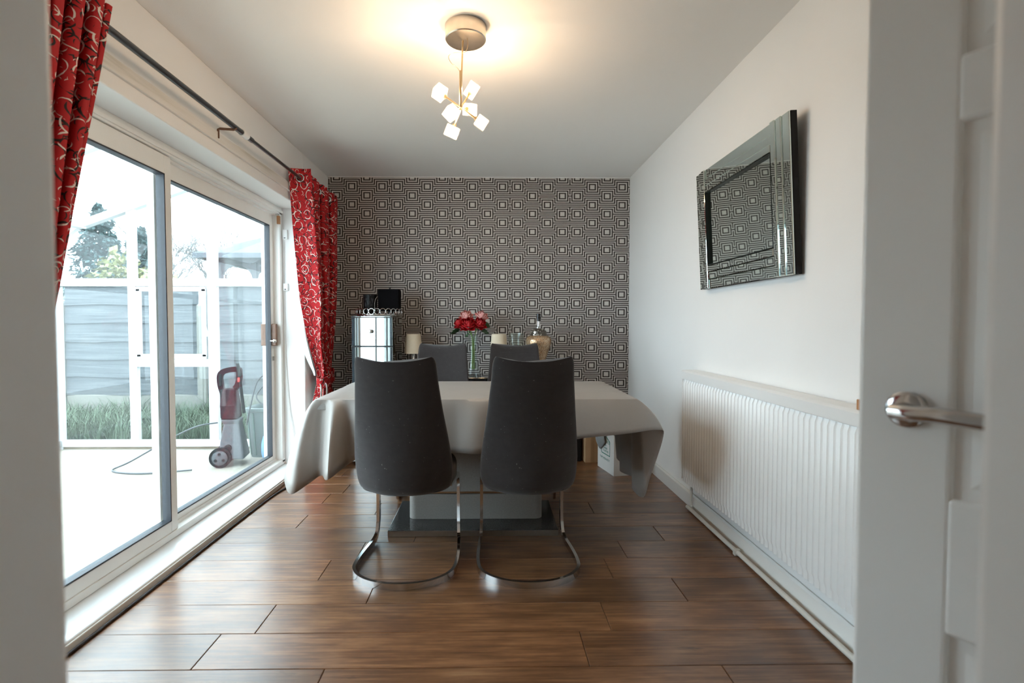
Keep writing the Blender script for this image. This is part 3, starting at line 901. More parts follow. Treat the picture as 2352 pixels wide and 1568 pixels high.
tag(pc.build('pipe_clip', 'pipe', bevel=0.004), 'small clip holding the heating pipe to the floor', 'clip')
tag(MB().box((1.150, 1.548, 0.8455), (1.172, 1.572, 0.878)).build('wooden_block', 'wood_block', bevel=0.002), 'small brown wooden block on top of the radiator', 'block')

# ------------------------------------------------------------------ bevelled wall mirror
mw, mh = 0.885, 0.635
mr = thing('wall_mirror', 'rectangular mirror with stepped mirrored frame leaning off the wall', 'mirror', (1.232, 2.43, 1.31))
mr.rotation_euler = (0, R(-3.0), 0)
# local: x from wall (0) towards room (-), y along wall, z up
MB().box((-0.028, -mw / 2, 0.0), (-0.004, mw / 2, mh)).build('backing', 'black', mr)
strip = [(0.0, 0.050, -0.036), (0.050, 0.088, -0.041), (0.088, 0.122, -0.046)]
for a, b, xx in strip:
    for s in (-1, 1):
        y_out, y_in = s * (mw / 2 - a), s * (mw / 2 - b)
        lo, hi = min(y_out, y_in) + 0.001, max(y_out, y_in) - 0.001
        MB().box((xx, lo, 0.0), (-0.028, hi, mh)).build('mirror_strip', 'mirror_dark', mr, bevel=0.0025, bseg=1)
    ylim = mw / 2 - 0.123
    MB().box((xx - 0.001, -ylim, a + 0.001), (-0.028, ylim, b - 0.001)).build('mirror_strip', 'mirror_dark', mr, bevel=0.0025, bseg=1)
    MB().box((xx - 0.001, -ylim, mh - b + 0.001), (-0.028, ylim, mh - a - 0.001)).build('mirror_strip', 'mirror_dark', mr, bevel=0.0025, bseg=1)
MB().box((-0.030, -mw / 2 + 0.123, 0.123), (-0.0275, mw / 2 - 0.123, mh - 0.123)).build('mirror_glass', 'mirror_dark', mr)
e = MB(); iy, iz = mw / 2 - 0.123, 0.123
e.box((-0.0455, -iy, iz), (-0.029, -iy + 0.004, mh - iz)); e.box((-0.0455, iy - 0.004, iz), (-0.029, iy, mh - iz)); e.box((-0.0455, -iy, iz), (-0.029, iy, iz + 0.004)); e.box((-0.0455, -iy, mh - iz - 0.004), (-0.029, iy, mh - iz))
e.build('inner_edge', 'glass_edge', mr)

# ------------------------------------------------------------------ dining table and cloth
TX0, TX1, TY0, TY1, TZ = -0.83, 0.71, 2.415, 3.20, 0.755
tcx, tcy = (TX0 + TX1) / 2, (TY0 + TY1) / 2
tb = thing('dining_table', 'pedestal dining table with stone column and dark base plate', 'table', (tcx, tcy, 0))
MB().box((TX0 - tcx + 0.008, TY0 - tcy + 0.008, 0.705), (TX1 - tcx - 0.008, TY1 - tcy - 0.008, TZ - 0.0015)).build('table_top', 'stone', tb, bevel=0.004)
MB().box((-0.531 - tcx, 2.645 - tcy, 0.0), (0.366 - tcx, 3.10 - tcy, 0.032)).build('base_plate', 'dark_stone', tb, bevel=0.002)
MB().box((-0.531 - tcx, 2.6435 - tcy, 0.001), (0.366 - tcx, 2.6455 - tcy, 0.030)).build('plate_edge', 'steel', tb)
def rbox(x0, x1, y0, y1, z0, z1, r, nm, mat):
    ringp = []
    for cx, cy, a0 in ((x1 - r, y1 - r, 0), (x0 + r, y1 - r, 90), (x0 + r, y0 + r, 180), (x1 - r, y0 + r, 270)):
        for k in range(7):
            a = R(a0 + 15 * k); ringp.append((cx + r * math.cos(a), cy + r * math.sin(a)))
    return MB().loft([[(px, py, z) for px, py in ringp] for z in (z0, z1)]).build(nm, mat, tb, smooth=40, bevel=0.002)
c0, c1 = -0.445 - tcx, 0.297 - tcx
rbox(c0, c1, 2.80 - tcy, 3.0 - tcy, 0.032, 0.172, 0.04, 'lower_column', 'stone')
rbox(c0 + 0.01, c1 - 0.01, 2.81 - tcy, 2.99 - tcy, 0.172, 0.186, 0.035, 'column_band', 'bronze')
rbox(c0, c1, 2.80 - tcy, 3.0 - tcy, 0.186, 0.705, 0.04, 'upper_column', 'stone')

# (top edge point, hem point)
ST = [
 ((-0.60, TY0), (-0.60, 2.375, 0.487)), ((-0.45, TY0), (-0.46, 2.395, 0.497)), ((-0.30, TY0), (-0.30, 2.365, 0.504)), ((-0.16, TY0), (-0.165, 2.385, 0.508)),
 ((-0.06, TY0), (-0.05, 2.345, 0.512)), ((0.08, TY0), (0.09, 2.38, 0.525)), ((0.25, TY0), (0.26, 2.36, 0.55)), ((0.44, TY0), (0.44, 2.37, 0.578)),
 ((0.60, TY0), (0.645, 2.365, 0.60)), ((0.69, TY0), (0.80, 2.395, 0.612)), ((TX1, TY0 + 0.005), (0.845, 2.44, 0.57)), ((TX1, TY0 + 0.03), (0.80, 2.49, 0.36)), ((TX1, TY0 + 0.06), (0.775, 2.52, 0.245)),
 ((TX1, 2.53), (0.745, 2.62, 0.262)), ((TX1, 2.66), (0.80, 2.75, 0.27)), ((TX1, 2.80), (0.745, 2.86, 0.28)), ((TX1, 2.95), (0.80, 2.98, 0.28)), ((TX1, 3.10), (0.79, 3.12, 0.30)),
 ((TX1, TY1), (0.93, 3.30, 0.36)), ((0.55, TY1), (0.62, 3.26, 0.50)), ((0.2, TY1), (0.2, 3.23, 0.53)), ((-0.2, TY1), (-0.2, 3.25, 0.53)), ((-0.6, TY1), (-0.62, 3.23, 0.52)),
 ((TX0 + 0.04, TY1), (-0.95, 3.28, 0.42)), ((TX0, TY1 - 0.02), (-1.14, 3.22, 0.44)), ((TX0, 3.02), (-1.02, 3.02, 0.40)), ((TX0, 2.85), (-1.03, 2.86, 0.38)), ((TX0, 2.68), (-0.97, 2.72, 0.37)),
 ((TX0, 2.52), (-1.03, 2.58, 0.362)), ((TX0, 2.45), (-0.985, 2.46, 0.325)), ((TX0 + 0.004, TY0 + 0.008), (-0.93, 2.395, 0.312)), ((TX0 + 0.03, TY0), (-0.87, 2.445, 0.345)), ((TX0 + 0.06, TY0), (-0.815, 2.465, 0.380)), ((TX0 + 0.10, TY0), (-0.725, 2.275, 0.415)),
 ((TX0 + 0.16, TY0), (-0.68, 2.415, 0.44)),
]
tops = catmull([(a[0], a[1], TZ) for a, b in ST], 6, closed=True)
hems = catmull([b for a, b in ST], 6, closed=True)
for p in tops:
    p.x = min(max(p.x, TX0), TX1); p.y = min(max(p.y, TY0), TY1)
cc = thing('tablecloth', 'grey wipe-clean tablecloth draped over the dining table', 'tablecloth', (tcx, tcy, TZ))
NV = 12
mbv = []
for j in range(NV + 1):
    t = j / NV
    for a, b in zip(tops, hems):
        hxy = Vector((b.x - a.x, b.y - a.y, 0))
        ctrl = a + hxy * 0.38 + Vector((0, 0, -0.03))
        ctrl2 = a + hxy * 0.75 + Vector((0, 0, (b.z - a.z) * 0.5))
        p = a * (1 - t) ** 3 + ctrl * (3 * t * (1 - t) ** 2) + ctrl2 * (3 * t * t * (1 - t)) + b * t ** 3
        mbv.append(p - Vector((tcx, tcy, TZ)))
mb = MB(); K = len(tops)
mb.v = [tuple(p) for p in mbv]
for j in range(NV):
    for i in range(K):
        i2 = (i + 1) % K
        mb.f.append((j * K + i, j * K + i2, (j + 1) * K + i2, (j + 1) * K + i))
# top: inner rings towards a line keeps it flat
b0 = len(mb.v)
ctr = []
for i in range(K):
    p = Vector(mb.v[i]); ctr.append((p.x * 0.9, p.y * 0.8, 0.0015))
mb.v += ctr
for i in range(K):
    i2 = (i + 1) % K
    mb.f.append((i, b0 + i, b0 + i2, i2))
mb.f.append(tuple(b0 + i for i in range(K)))
co = mb.build('draped_sheet', 'cloth', cc, smooth=55, solid=0.0012)

# ------------------------------------------------------------------ cantilever dining chairs
def sup(a, w, t, e=0.55):
    c, s = math.cos(a), math.sin(a)
    return (w * math.copysign(abs(c) ** e, c), t * math.copysign(abs(s) ** e, s))

def make_chair(label):
    root = thing('dining_chair', label, 'chair', group='grey cantilever dining chairs')
    N = 40
    rings = []
    W = [(0.368, 0.165), (0.372, 0.188), (0.385, 0.205), (0.41, 0.215), (0.45, 0.219), (0.52, 0.218), (0.62, 0.207), (0.75, 0.190), (0.88, 0.176), (0.95, 0.171), (0.97, 0.166), (0.98, 0.158)]
    BK = [(0.368, -0.165), (0.385, -0.187), (0.41, -0.200), (0.45, -0.210), (0.52, -0.217), (0.65, -0.228), (0.80, -0.252), (0.98, -0.285)]
    TH = [(0.368, 0.085), (0.45, 0.075), (0.52, 0.058), (0.70, 0.042), (0.9, 0.033), (0.965, 0.028), (0.98, 0.016)]
    CU = [(0.368, 0.095), (0.45, 0.10), (0.6, 0.075), (0.8, 0.05), (0.98, 0.038)]
    zs = [0.368, 0.370, 0.374, 0.385, 0.40, 0.42, 0.45, 0.48, 0.52, 0.57, 0.62, 0.68, 0.75, 0.82, 0.88, 0.92, 0.95, 0.962, 0.972, 0.98]
    for z in zs:
        w, th, yb, cu = interp(W, z), interp(TH, z), interp(BK, z), interp(CU, z)
        rg = []
        for i in range(N):
            a = 2 * PI * i / N
            x, yv = sup(a, w, th / 2, 0.62)
            q = x / max(w, 1e-4)
            dip = -0.022 * (1 - min(1, abs(q)) ** 2.2) * max(0, (z - 0.80) / 0.18)
            rg.append((x, yb + th / 2 + yv + cu * (x / 0.21) ** 2, z + dip))
        rings.append(rg)
    MB().loft(rings).build('backrest', 'fabric', root, smooth=70)
    rings = []
    for z, k in ((0.375, 0.90), (0.382, 0.96), (0.40, 0.995), (0.44, 1.0), (0.452, 0.985), (0.464, 0.95), (0.470, 0.88)):
        rg = []
        for i in range(N):
            a = 2 * PI * i / N
            x, yv = sup(a, 0.222 * k, 0.20 * k, 0.42)
            fade = 1 - 0.10 * max(0, yv / 0.20) - 0.16 * max(0, -yv / 0.20) ** 2
            rg.append((x * fade, yv + 0.055, z - 0.012 * max(0, -yv) / 0.23))
        rings.append(rg)
    MB().loft(rings).build('seat', 'fabric', root, smooth=70)
    # flat-bar cantilever base
    path = [(-0.195, 0.02, 0.372), (-0.205, 0.10, 0.372), (-0.208, 0.185, 0.362), (-0.208, 0.235, 0.335), (-0.208, 0.250, 0.28), (-0.208, 0.252, 0.16), (-0.209, 0.248, 0.085), (-0.212, 0.225, 0.035), (-0.217, 0.18, 0.017), (-0.226, 0.08, 0.0145), (-0.230, -0.02, 0.0145)]
    u = []
    for k in range(1, 16):
        a = PI + PI * k / 16
        u.append((0.23 * math.cos(a), -0.045 + 0.205 * math.copysign(abs(math.sin(a)) ** 0.85, math.sin(a)), 0.0145))
    full = path + u + [(-x, yv, z) for x, yv, z in reversed(path)]
    sp = catmull(full, 3)
    m = MB().sweep(sp, [(-0.0135, -0.0065), (0.0135, -0.0065), (0.0135, 0.0065), (-0.0135, 0.0065)], up=(0, 1, 0))
    # re-orient: on the floor the bar stands on edge
    m = MB(); P = sp; n_ = len(P); pr = []
    for i in range(n_):
        t = (P[min(i + 1, n_ - 1)] - P[max(i - 1, 0)]).normalized()
        side = Vector((t.y, -t.x, 0))
        if side.length < 0.3:
            side = Vector((1 if P[i].x > 0 else -1, 0, 0))
        # outward side vector in plan
        c_ = Vector((0, 0.02, P[i].z))
        out = (P[i] - c_); out.z = 0
        if abs(P[i].y) > 0 and P[i].z > 0.02:
            side = Vector((1 if P[i].x > 0 else -1, 0, 0))
        else:
            if side.dot(out) < 0: side = -side
        side = (side - t * side.dot(t)).normalized()
        upv = t.cross(side).normalized()
        if P[i].x > 0: pass
        pr.append((side, upv))
    b = 0
    prev = None
    for i in range(n_):
        s_, u_ = pr[i]
        if prev is not None and u_.dot(prev) < 0: u_ = -u_
        prev = u_
        for a_, c_ in ((-0.0075, -0.0145), (0.0075, -0.0145), (0.0075, 0.0145), (-0.0075, 0.0145)):
            m.v.append(tuple(P[i] + s_ * a_ + u_ * c_))
    for i in range(n_ - 1):
        for q in range(4):
            m.f.append((i * 4 + q, i * 4 + (q + 1) % 4, i * 4 + 4 + (q + 1) % 4, i * 4 + 4 + q))
    m.f.append((0, 1, 2, 3)); m.f.append(tuple((n_ - 1) * 4 + q for q in (3, 2, 1, 0)))
    m.build('cantilever_base', 'chrome', root, smooth=35)
    MB().box((-0.19, 0.05, 0.362), (0.19, 0.08, 0.378)).build('seat_rail', 'steel', root)
    return root

def dup(root, label):
    r = root.copy(); COL.objects.link(r); r['label'] = label
    for ch in list(root.children):
        c = ch.copy(); COL.objects.link(c); c.parent = r
    return r
ch1 = make_chair('grey fabric chair on chrome loop, back to the doorway, beside the patio door')
ch1.location = (-0.377, 2.355, 0); ch1.rotation_euler = (0, 0, R(-3))
ch2 = dup(ch1, 'grey fabric chair on chrome loop, back to the doorway, beside the radiator')
ch2.location = (0.178, 2.362, 0); ch2.rotation_euler = (0, 0, R(2))
ch3 = dup(ch1, 'grey fabric chair facing the doorway across the table, beside the mirrored cabinet')
ch3.location = (-0.345, 3.385, 0); ch3.rotation_euler = (0, 0, R(180 - 4))
ch4 = dup(ch1, 'grey fabric chair facing the doorway across the table, beside the golden jar lamp')
ch4.location = (0.19, 3.385, 0); ch4.rotation_euler = (0, 0, R(180 + 2))

# ------------------------------------------------------------------ ceiling light
LX, LY = -0.100, 2.25
cl = thing('ceiling_light', 'round steel ceiling light with six glowing glass cubes', 'ceiling light', (LX, LY, ZC))
MB().lathe([(0.0, 0.0), (0.088, 0.0), (0.088, -0.056), (0.084, -0.060), (0.0, -0.060)]).build('canopy', 'warm_steel', cl, smooth=40)
hub = Vector((-0.021, 0.0, -0.346))
MB().tube([(-0.012, 0.0, -0.05), (-0.018, 0, -0.20), tuple(hub)], 0.0038, 10).build('stem', 'brass', cl, smooth=60)
MB().tube([(-0.022, -0.004, -0.19), (hub.x - 0.002, 0, hub.z)], 0.006, 10).build('stem_sleeve', 'brass', cl, smooth=60)
MB().tube(catmull([(0.008, -0.02, -0.06), (0.009, -0.02, -0.095), (-0.005, -0.02, -0.12), (-0.05, -0.02, -0.122), (-0.073, -0.02, -0.138), (-0.06, -0.015, -0.165), (-0.035, -0.008, -0.18), (-0.023, -0.004, -0.20)], 6), 0.0012, 6).build('feed_wire', 'brass', cl, smooth=60)
cubes = [(-0.213, 0.0, 2.118, 25, 40), (-0.077, 0.06, 2.156, -30, 20), (-0.085, 0.075, 2.077, 10, -15), (-0.158, -0.07, 2.003, 35, 25), (-0.033, 0.02, 1.998, 20, 35), (-0.163, 0.03, 1.962, -25, 40)]
cube_src = bulb_src = None
for (x, dy, z, ra, rb) in cubes:
    c = Vector((x - LX, dy, z - ZC))
    d = (c - hub)
    arm = MB().cyl(tuple(hub), tuple(hub + d * 0.80), 0.0042, 10).build('arm', 'brass', cl, smooth=60)
    q = d.normalized().to_track_quat('Z', 'Y').to_euler()
    s = 0.025
    if cube_src is None:
        cube_src = MB().box((-s, -s, -s), (s, s, s)).build('glass_cube', 'cube_glass', cl, bevel=0.003)
        cb = cube_src
        bulb_src = MB().lathe([(0.0, -0.016), (0.008, -0.013), (0.010, 0.0), (0.008, 0.012), (0.0, 0.016)], seg=14).build('bulb', 'bulb', cl, smooth=60)
        bb = bulb_src
        sock_src = MB().cyl((0, 0, -0.034), (0, 0, -0.018), 0.009, 14).build('socket', 'brass', cl, smooth=40)
        so = sock_src
    else:
        cb = share(cube_src, 'glass_cube', cl); bb = share(bulb_src, 'bulb', cl); so = share(sock_src, 'socket', cl)
    tw = Matrix.Rotation(R(ra), 3, 'Z')
    e3 = (q.to_matrix() @ tw).to_euler()
    for o in (cb, bb, so):
        o.location = c; o.rotation_euler = e3
    pl = bpy.data.lights.new('bulb_glow', 'POINT'); pl.energy = 14.0; pl.color = (1.0, 0.73, 0.49); pl.shadow_soft_size = 0.012
    po = bpy.data.objects.new('bulb_glow', pl); COL.objects.link(po); po.parent = cl; po.location = c + d.normalized() * 0.0

#@@REST
# ------------------------------------------------------------------ mirrored cabinet and what stands on it
CX0, CX1, CY0, CY1, CZ = -1.070, -0.742, 4.0, 4.31, 1.18
ccx = (CX0 + CX1) / 2
cb_ = thing('mirrored_cabinet', 'narrow cabinet with mirror doors and round knobs against the wallpaper', 'cabinet', (ccx, CY0 + 0.15, 0), R(-3.2))
hw = (CX1 - CX0) / 2
MB().box((-hw + 0.002, -0.146, 0.03), (hw - 0.003, 0.16, CZ - 0.008)).build('body', 'black', cb_)
MB().box((-hw, -0.15, CZ - 0.008), (hw, 0.16, CZ)).build('top_panel', 'mirror', cb_, bevel=0.002)
MB().box((hw - 0.003, -0.146, 0.03), (hw, 0.16, CZ - 0.009)).build('side_panel', 'mirror', cb_)
MB().box((-hw, -0.146, 0.03), (-hw + 0.003, 0.16, CZ - 0.009)).build('side_panel', 'mirror', cb_)
for sx in (-1, 1):
    for sy in (-0.13, 0.14):
        MB().lathe([(0.0, 0), (0.014, 0), (0.016, 0.03), (0.0, 0.03)], (sx * (hw - 0.025), sy, 0), 12).build('foot', 'chrome', cb_, smooth=40)
for z0, z1 in ((0.945, CZ - 0.010), (0.64, 0.939), (0.335, 0.634), (0.032, 0.329)):
    fr_ = MB().box((-hw + 0.002, -0.152, z0), (hw - 0.002, -0.146, z1)).build('door', 'glass_edge', cb_)
    for a, b in ((-hw + 0.003, -hw + 0.040), (-hw + 0.046, 0.030), (0.036, 0.116), (0.122, hw - 0.003)):
        MB().box((a, -0.157, z0 + 0.002), (b, -0.151, z1 - 0.002)).build('mirror_panel', 'mirror', fr_, bevel=0.003, bseg=1)
    kb = MB().lathe([(0.0, 0), (0.006, 0), (0.006, 0.010), (0.013, 0.016), (0.0145, 0.022), (0.010, 0.029), (0.0, 0.031)], seg=20)
    kb.xform(Matrix.Translation((-0.004, -0.157, (z0 + z1) / 2 + 0.002)) @ Matrix.Rotation(R(90), 4, 'X'))
    kb.build('knob', 'chrome', fr_, smooth=40)

ty = 4.165
tr_ = thing('round_tray', 'round mirrored tray with a rim of chrome rings on the cabinet', 'tray', (-0.893, ty, CZ))
MB().lathe([(0.0, 0.0), (0.185, 0.0), (0.188, 0.004), (0.185, 0.008), (0.0, 0.008)]).build('plate', 'mirror', tr_, smooth=40)
MB().tube([(0.182 * math.cos(2 * PI * i / 48), 0.182 * math.sin(2 * PI * i / 48), 0.009) for i in range(48)], 0.004, 6, closed=True).build('rim', 'chrome', tr_, smooth=60)
NR = 26
rsrc = None
for i in range(NR):
    a = 2 * PI * i / NR
    lc = (0.183 * math.cos(a), 0.183 * math.sin(a), 0.0355)
    if rsrc is None:
        rsrc = MB().tube([(0, 0.0225 * math.cos(2 * PI * k / 24), 0.0225 * math.sin(2 * PI * k / 24)) for k in range(24)], 0.0032, 8, closed=True).build('ring', 'chrome', tr_, smooth=60, loc=lc, rot=(0, 0, a))
    else:
        share(rsrc, 'ring', tr_, lc, (0, 0, a))
tl = thing('candle_holder', 'black beaded glass candle holder on the round tray', 'candle holder', (-0.965, ty, CZ + 0.008))
MB().lathe([(0.0, 0.0), (0.050, 0.0), (0.053, 0.006), (0.057, 0.16), (0.0575, 0.166), (0.052, 0.166), (0.049, 0.012), (0.0, 0.010)], seg=40).build('beaded_glass', 'glitter_black', tl, smooth=40)
MB().lathe([(0.0, 0.012), (0.03, 0.012), (0.03, 0.05), (0.0, 0.05)], seg=20).build('candle', 'black', tl, smooth=40)
tl = thing('table_lamp', 'black lamp with square black shade on the round tray', 'lamp', (-0.808, ty, CZ + 0.008))
MB().lathe([(0.0, 0.0), (0.045, 0.0), (0.045, 0.006), (0.012, 0.012), (0.010, 0.05), (0.0, 0.05)], seg=24).build('base', 'black_gloss', tl, smooth=40)
s = 0.086
m = MB().loft([[(-s, -s * 0.6, 0.035), (s, -s * 0.6, 0.035), (s, s * 0.6, 0.035), (-s, s * 0.6, 0.035)], [(-s, -s * 0.6, 0.212), (s, -s * 0.6, 0.212), (s, s * 0.6, 0.212), (-s, s * 0.6, 0.212)]])
m.build('lamp_shade', 'black_cloth', tl, bevel=0.012, bseg=3)
MB().cyl((0.0, 0, 0.212), (0.0, 0, 0.222), 0.005, 10).build('finial', 'black_gloss', tl, smooth=40)
MB().tube(catmull([(-0.085, -0.055, 0.15), (-0.10, -0.06, 0.13), (-0.108, -0.06, 0.09), (-0.105, -0.058, 0.03), (-0.10, -0.05, 0.008)], 5), 0.003, 6).build('pull_chain', 'chrome', tl, smooth=60)

# ------------------------------------------------------------------ console table along the back wall
KX0, KX1, KY0, KY1, KZ = -0.70, 0.56, 4.04, 4.42, 0.69
kcx = (KX0 + KX1) / 2
ct = thing('console_table', 'black gloss console table under the wallpapered wall', 'table', (kcx, 4.23, 0))
hx_ = (KX1 - KX0) / 2
MB().box((-hx_, -0.19, KZ - 0.03), (hx_, 0.19, KZ)).build('table_top', 'black_gloss', ct, bevel=0.003)
MB().box((-hx_ + 0.04, -0.17, KZ - 0.11), (hx_ - 0.04, 0.17, KZ - 0.03)).build('apron', 'black_gloss', ct)
MB().box((-hx_ + 0.04, -0.16, 0.14), (hx_ - 0.04, 0.16, 0.16)).build('lower_shelf', 'black_gloss', ct, bevel=0.002)
for sx in (-1, 1):
    for sy in (-1, 1):
        MB().box((sx * (hx_ - 0.03) - 0.022, sy * 0.16 - 0.022, 0.0), (sx * (hx_ - 0.03) + 0.022, sy * 0.16 + 0.022, KZ - 0.03)).build('leg', 'black_gloss', ct, bevel=0.003)

def small_lamp(x, y, label):
    t = thing('table_lamp', label, 'lamp', (x, y, KZ), group='small cream lamps on the console table')
    MB().lathe([(0.0, 0), (0.045, 0), (0.045, 0.008), (0.02, 0.016), (0.012, 0.03), (0.024, 0.07), (0.030, 0.10), (0.022, 0.13), (0.010, 0.15), (0.010, 0.20), (0.0, 0.20)], seg=24).build('base', 'chrome', t, smooth=50)
    MB().lathe([(0.074, 0.185), (0.074, 0.19), (0.060, 0.345), (0.058, 0.345), (0.072, 0.185)], seg=40, cap=False).build('lamp_shade', 'lamp_shade', t, smooth=50)
    MB().lathe([(0.0, 0.20), (0.013, 0.20), (0.013, 0.23), (0.022, 0.26), (0.018, 0.285), (0.0, 0.295)], seg=16).build('bulb', 'white_plastic', t, smooth=60)
small_lamp(-0.625, 4.22, 'small cream-shaded lamp on the console beside the mirrored cabinet')
small_lamp(0.083, 4.20, 'small cream-shaded lamp on the console beside the glass hurricane jar')

# vase of roses
vx, vy = -0.130, 4.20
vs = thing('flower_vase', 'tall clear glass vase with a thick flared foot on the console', 'vase', (vx, vy, KZ))
outer = [(0.0, 0.0), (0.052, 0.0), (0.055, 0.012), (0.053, 0.03), (0.044, 0.07), (0.033, 0.13), (0.028, 0.20), (0.031, 0.27), (0.040, 0.345)]
inner = [(0.0375, 0.345), (0.028, 0.27), (0.025, 0.20), (0.029, 0.13), (0.038, 0.075), (0.040, 0.05), (0.0, 0.045)]
MB().lathe(outer + inner, seg=36).build('glass_body', 'clear', vs, smooth=60)
petal_cache = {}
def petal_mesh(w, hgt, curl, matname):
    key = (w, hgt, curl, matname)
    if key not in petal_cache:
        def fn(u, v):
            a = (u - 0.5) * 2
            ww = w * math.sin(PI * min(1, 0.18 + 0.72 * v)) ** 0.7
            x = a * ww
            z = hgt * v - 0.010 * a * a * v
            yv = curl * (v ** 2.2) - 0.85 * ww * a * a + 0.010 * math.sin(PI * v)
            return (x, yv, z)
        m = MB().grid(fn, 6, 6)
        me = m.mesh('petal', 180)
        me.materials.append(M[matname])
        petal_cache[key] = me
    return petal_cache[key]
def rose(hx, hy, hz, size, mat, label, tilt, base, seed, leaves):
    r = random.Random(seed)
    t = thing('rose', label, 'flower', (vx + base[0], vy + base[1], KZ + 0.055), group='roses in the glass vase')
    o = t.location
    head = Vector((vx + hx, vy + hy, hz)) - Vector(o)
    bx_ = Vector((base[0], base[1], 0)); hd_ = Vector((hx, hy, 0)).normalized()
    mid = hd_ * 0.014 - bx_ + Vector((0, 0, 0.275)); low = bx_ * -0.15 + Vector((0, 0, 0.14))
    MB().tube(catmull([(0, 0, 0), tuple(low), tuple(mid), tuple(head)], 5), 0.003, 7).build('stem', 'stem', t, smooth=60)
    tm = Euler((tilt[0], tilt[1], 0)).to_matrix()
    MB().lathe([(0.0, -0.012), (0.008, -0.010), (0.012, 0.0), (0.006, 0.008), (0.0, 0.01)], seg=10).build('calyx', 'leaf', t, smooth=60, loc=tuple(head))
    for ringi, (npet, rad, w, hg, curl, lean) in enumerate(((3, 0.004, 0.012, 0.036, -0.003, 0.0), (4, 0.009, 0.017, 0.037, 0.0, 0.06), (5, 0.014, 0.021, 0.036, 0.003, 0.16), (6, 0.018, 0.025, 0.035, 0.010, 0.32), (6, 0.021, 0.029, 0.032, 0.016, 0.60))):
        me = petal_mesh(w, hg, curl, mat)
        for k in range(npet):
            a = 2 * PI * (k + 0.37 * ringi) / npet + r.uniform(-0.2, 0.2)
            p = bpy.data.objects.new('petal', me); COL.objects.link(p); p.parent = t
            rm = tm @ Matrix.Rotation(a, 3, 'Z') @ Matrix.Rotation(-lean - r.uniform(-0.08, 0.08), 3, 'X')
            off = tm @ Matrix.Rotation(a, 3, 'Z') @ Vector((0, rad, -0.004 * ringi))
            p.location = head + off * size
            p.rotation_euler = rm.to_euler(); p.scale = (size,) * 3
    for (la, ll, lz) in leaves:
        def lf(u, v):
            ww = 0.026 * math.sin(PI * (0.06 + 0.9 * v))
            return ((u - 0.5) * 2 * ww, ll * v, -0.02 * v * v + 0.006 * abs(u - 0.5))
        lo = MB().grid(lf, 4, 6).build('leaf', 'leaf', t, smooth=180, solid=0.0006)
        lo.location = head * 0.95 + Vector((0, 0, lz * 0.5)); lo.rotation_euler = (-0.25, 0.7, la); lo.scale = (1.25, 1.25, 1.25)
rose(-0.036, -0.050, 1.115, 1.45, 'rose_red', 'large red rose at the front of the bouquet', (R(55), 0), (0.0, -0.012), 1, ((R(150), 0.05, -0.10),))
rose(0.055, -0.022, 1.12, 1.28, 'rose_red', 'red rose below the outer pink rose nearest the cream lamp', (R(45), R(25)), (0.012, -0.004), 2, ((R(-80), 0.075, -0.06),))
rose(-0.112, 0.005, 1.125, 1.2, 'rose_red', 'smaller red rose on the cabinet side of the bouquet', (R(35), R(-40)), (-0.012, 0.0), 3, ((R(95), 0.07, -0.075),))
rose(-0.060, 0.045, 1.185, 1.28, 'rose_pink', 'pink rose above the large red rose', (R(42), R(-8)), (-0.006, 0.012), 4, ())
rose(0.070, 0.055, 1.185, 1.22, 'rose_pink', 'pink rose on the lamp side of the bouquet', (R(40), R(18)), (0.008, 0.012), 5, ((R(-120), 0.06, -0.08),))
rose(-0.085, 0.075, 1.09, 0.75, 'rose_red', 'half-open red rosebud low at the back of the bouquet', (R(30), R(-50)), (-0.002, 0.018), 6, ())

# glass hurricane jar
hj = thing('hurricane_jar', 'clear glass hurricane jar with a pale candle on the console', 'jar', (0.225, 4.22, KZ))
MB().lathe([(0.0, 0.0), (0.055, 0.0), (0.06, 0.01), (0.062, 0.30), (0.066, 0.352), (0.063, 0.352), (0.058, 0.30), (0.056, 0.014), (0.0, 0.012)], seg=32).build('glass_body', 'clear', hj, smooth=50)
MB().lathe([(0.0, 0.013), (0.03, 0.013), (0.03, 0.20), (0.026, 0.205), (0.0, 0.203)], seg=24).build('candle', 'white_plastic', hj, smooth=40)
MB().cyl((0, 0, 0.203), (0, 0, 0.215), 0.0012, 6).build('wick', 'black', hj)

# gold ginger-jar lamp without shade
gj = thing('jar_lamp', 'golden mosaic ginger-jar lamp base without its shade', 'lamp', (0.410, 4.20, KZ))
MB().lathe([(0.0, 0.0), (0.055, 0.0), (0.055, 0.015), (0.045, 0.03), (0.048, 0.08), (0.065, 0.15), (0.088, 0.215), (0.103, 0.265), (0.106, 0.292), (0.098, 0.318), (0.078, 0.332), (0.0, 0.334)], seg=48).build('jar_body', 'crackle', gj, smooth=50)
MB().lathe([(0.0, 0.330), (0.068, 0.330), (0.070, 0.345), (0.064, 0.350), (0.065, 0.368), (0.050, 0.382), (0.024, 0.394), (0.0, 0.396)], seg=40).build('jar_lid', 'jar_silver', gj, smooth=40)
MB().lathe([(0.0, 0.392), (0.020, 0.392), (0.021, 0.402), (0.013, 0.408), (0.012, 0.452), (0.0, 0.452)], seg=24).build('neck', 'ceramic_sleeve', gj, smooth=40)
MB().lathe([(0.0, 0.450), (0.017, 0.450), (0.018, 0.475), (0.020, 0.477), (0.020, 0.484), (0.017, 0.486), (0.018, 0.512), (0.014, 0.515), (0.0, 0.512)], seg=20).build('bulb_holder', 'black_gloss', gj, smooth=40)

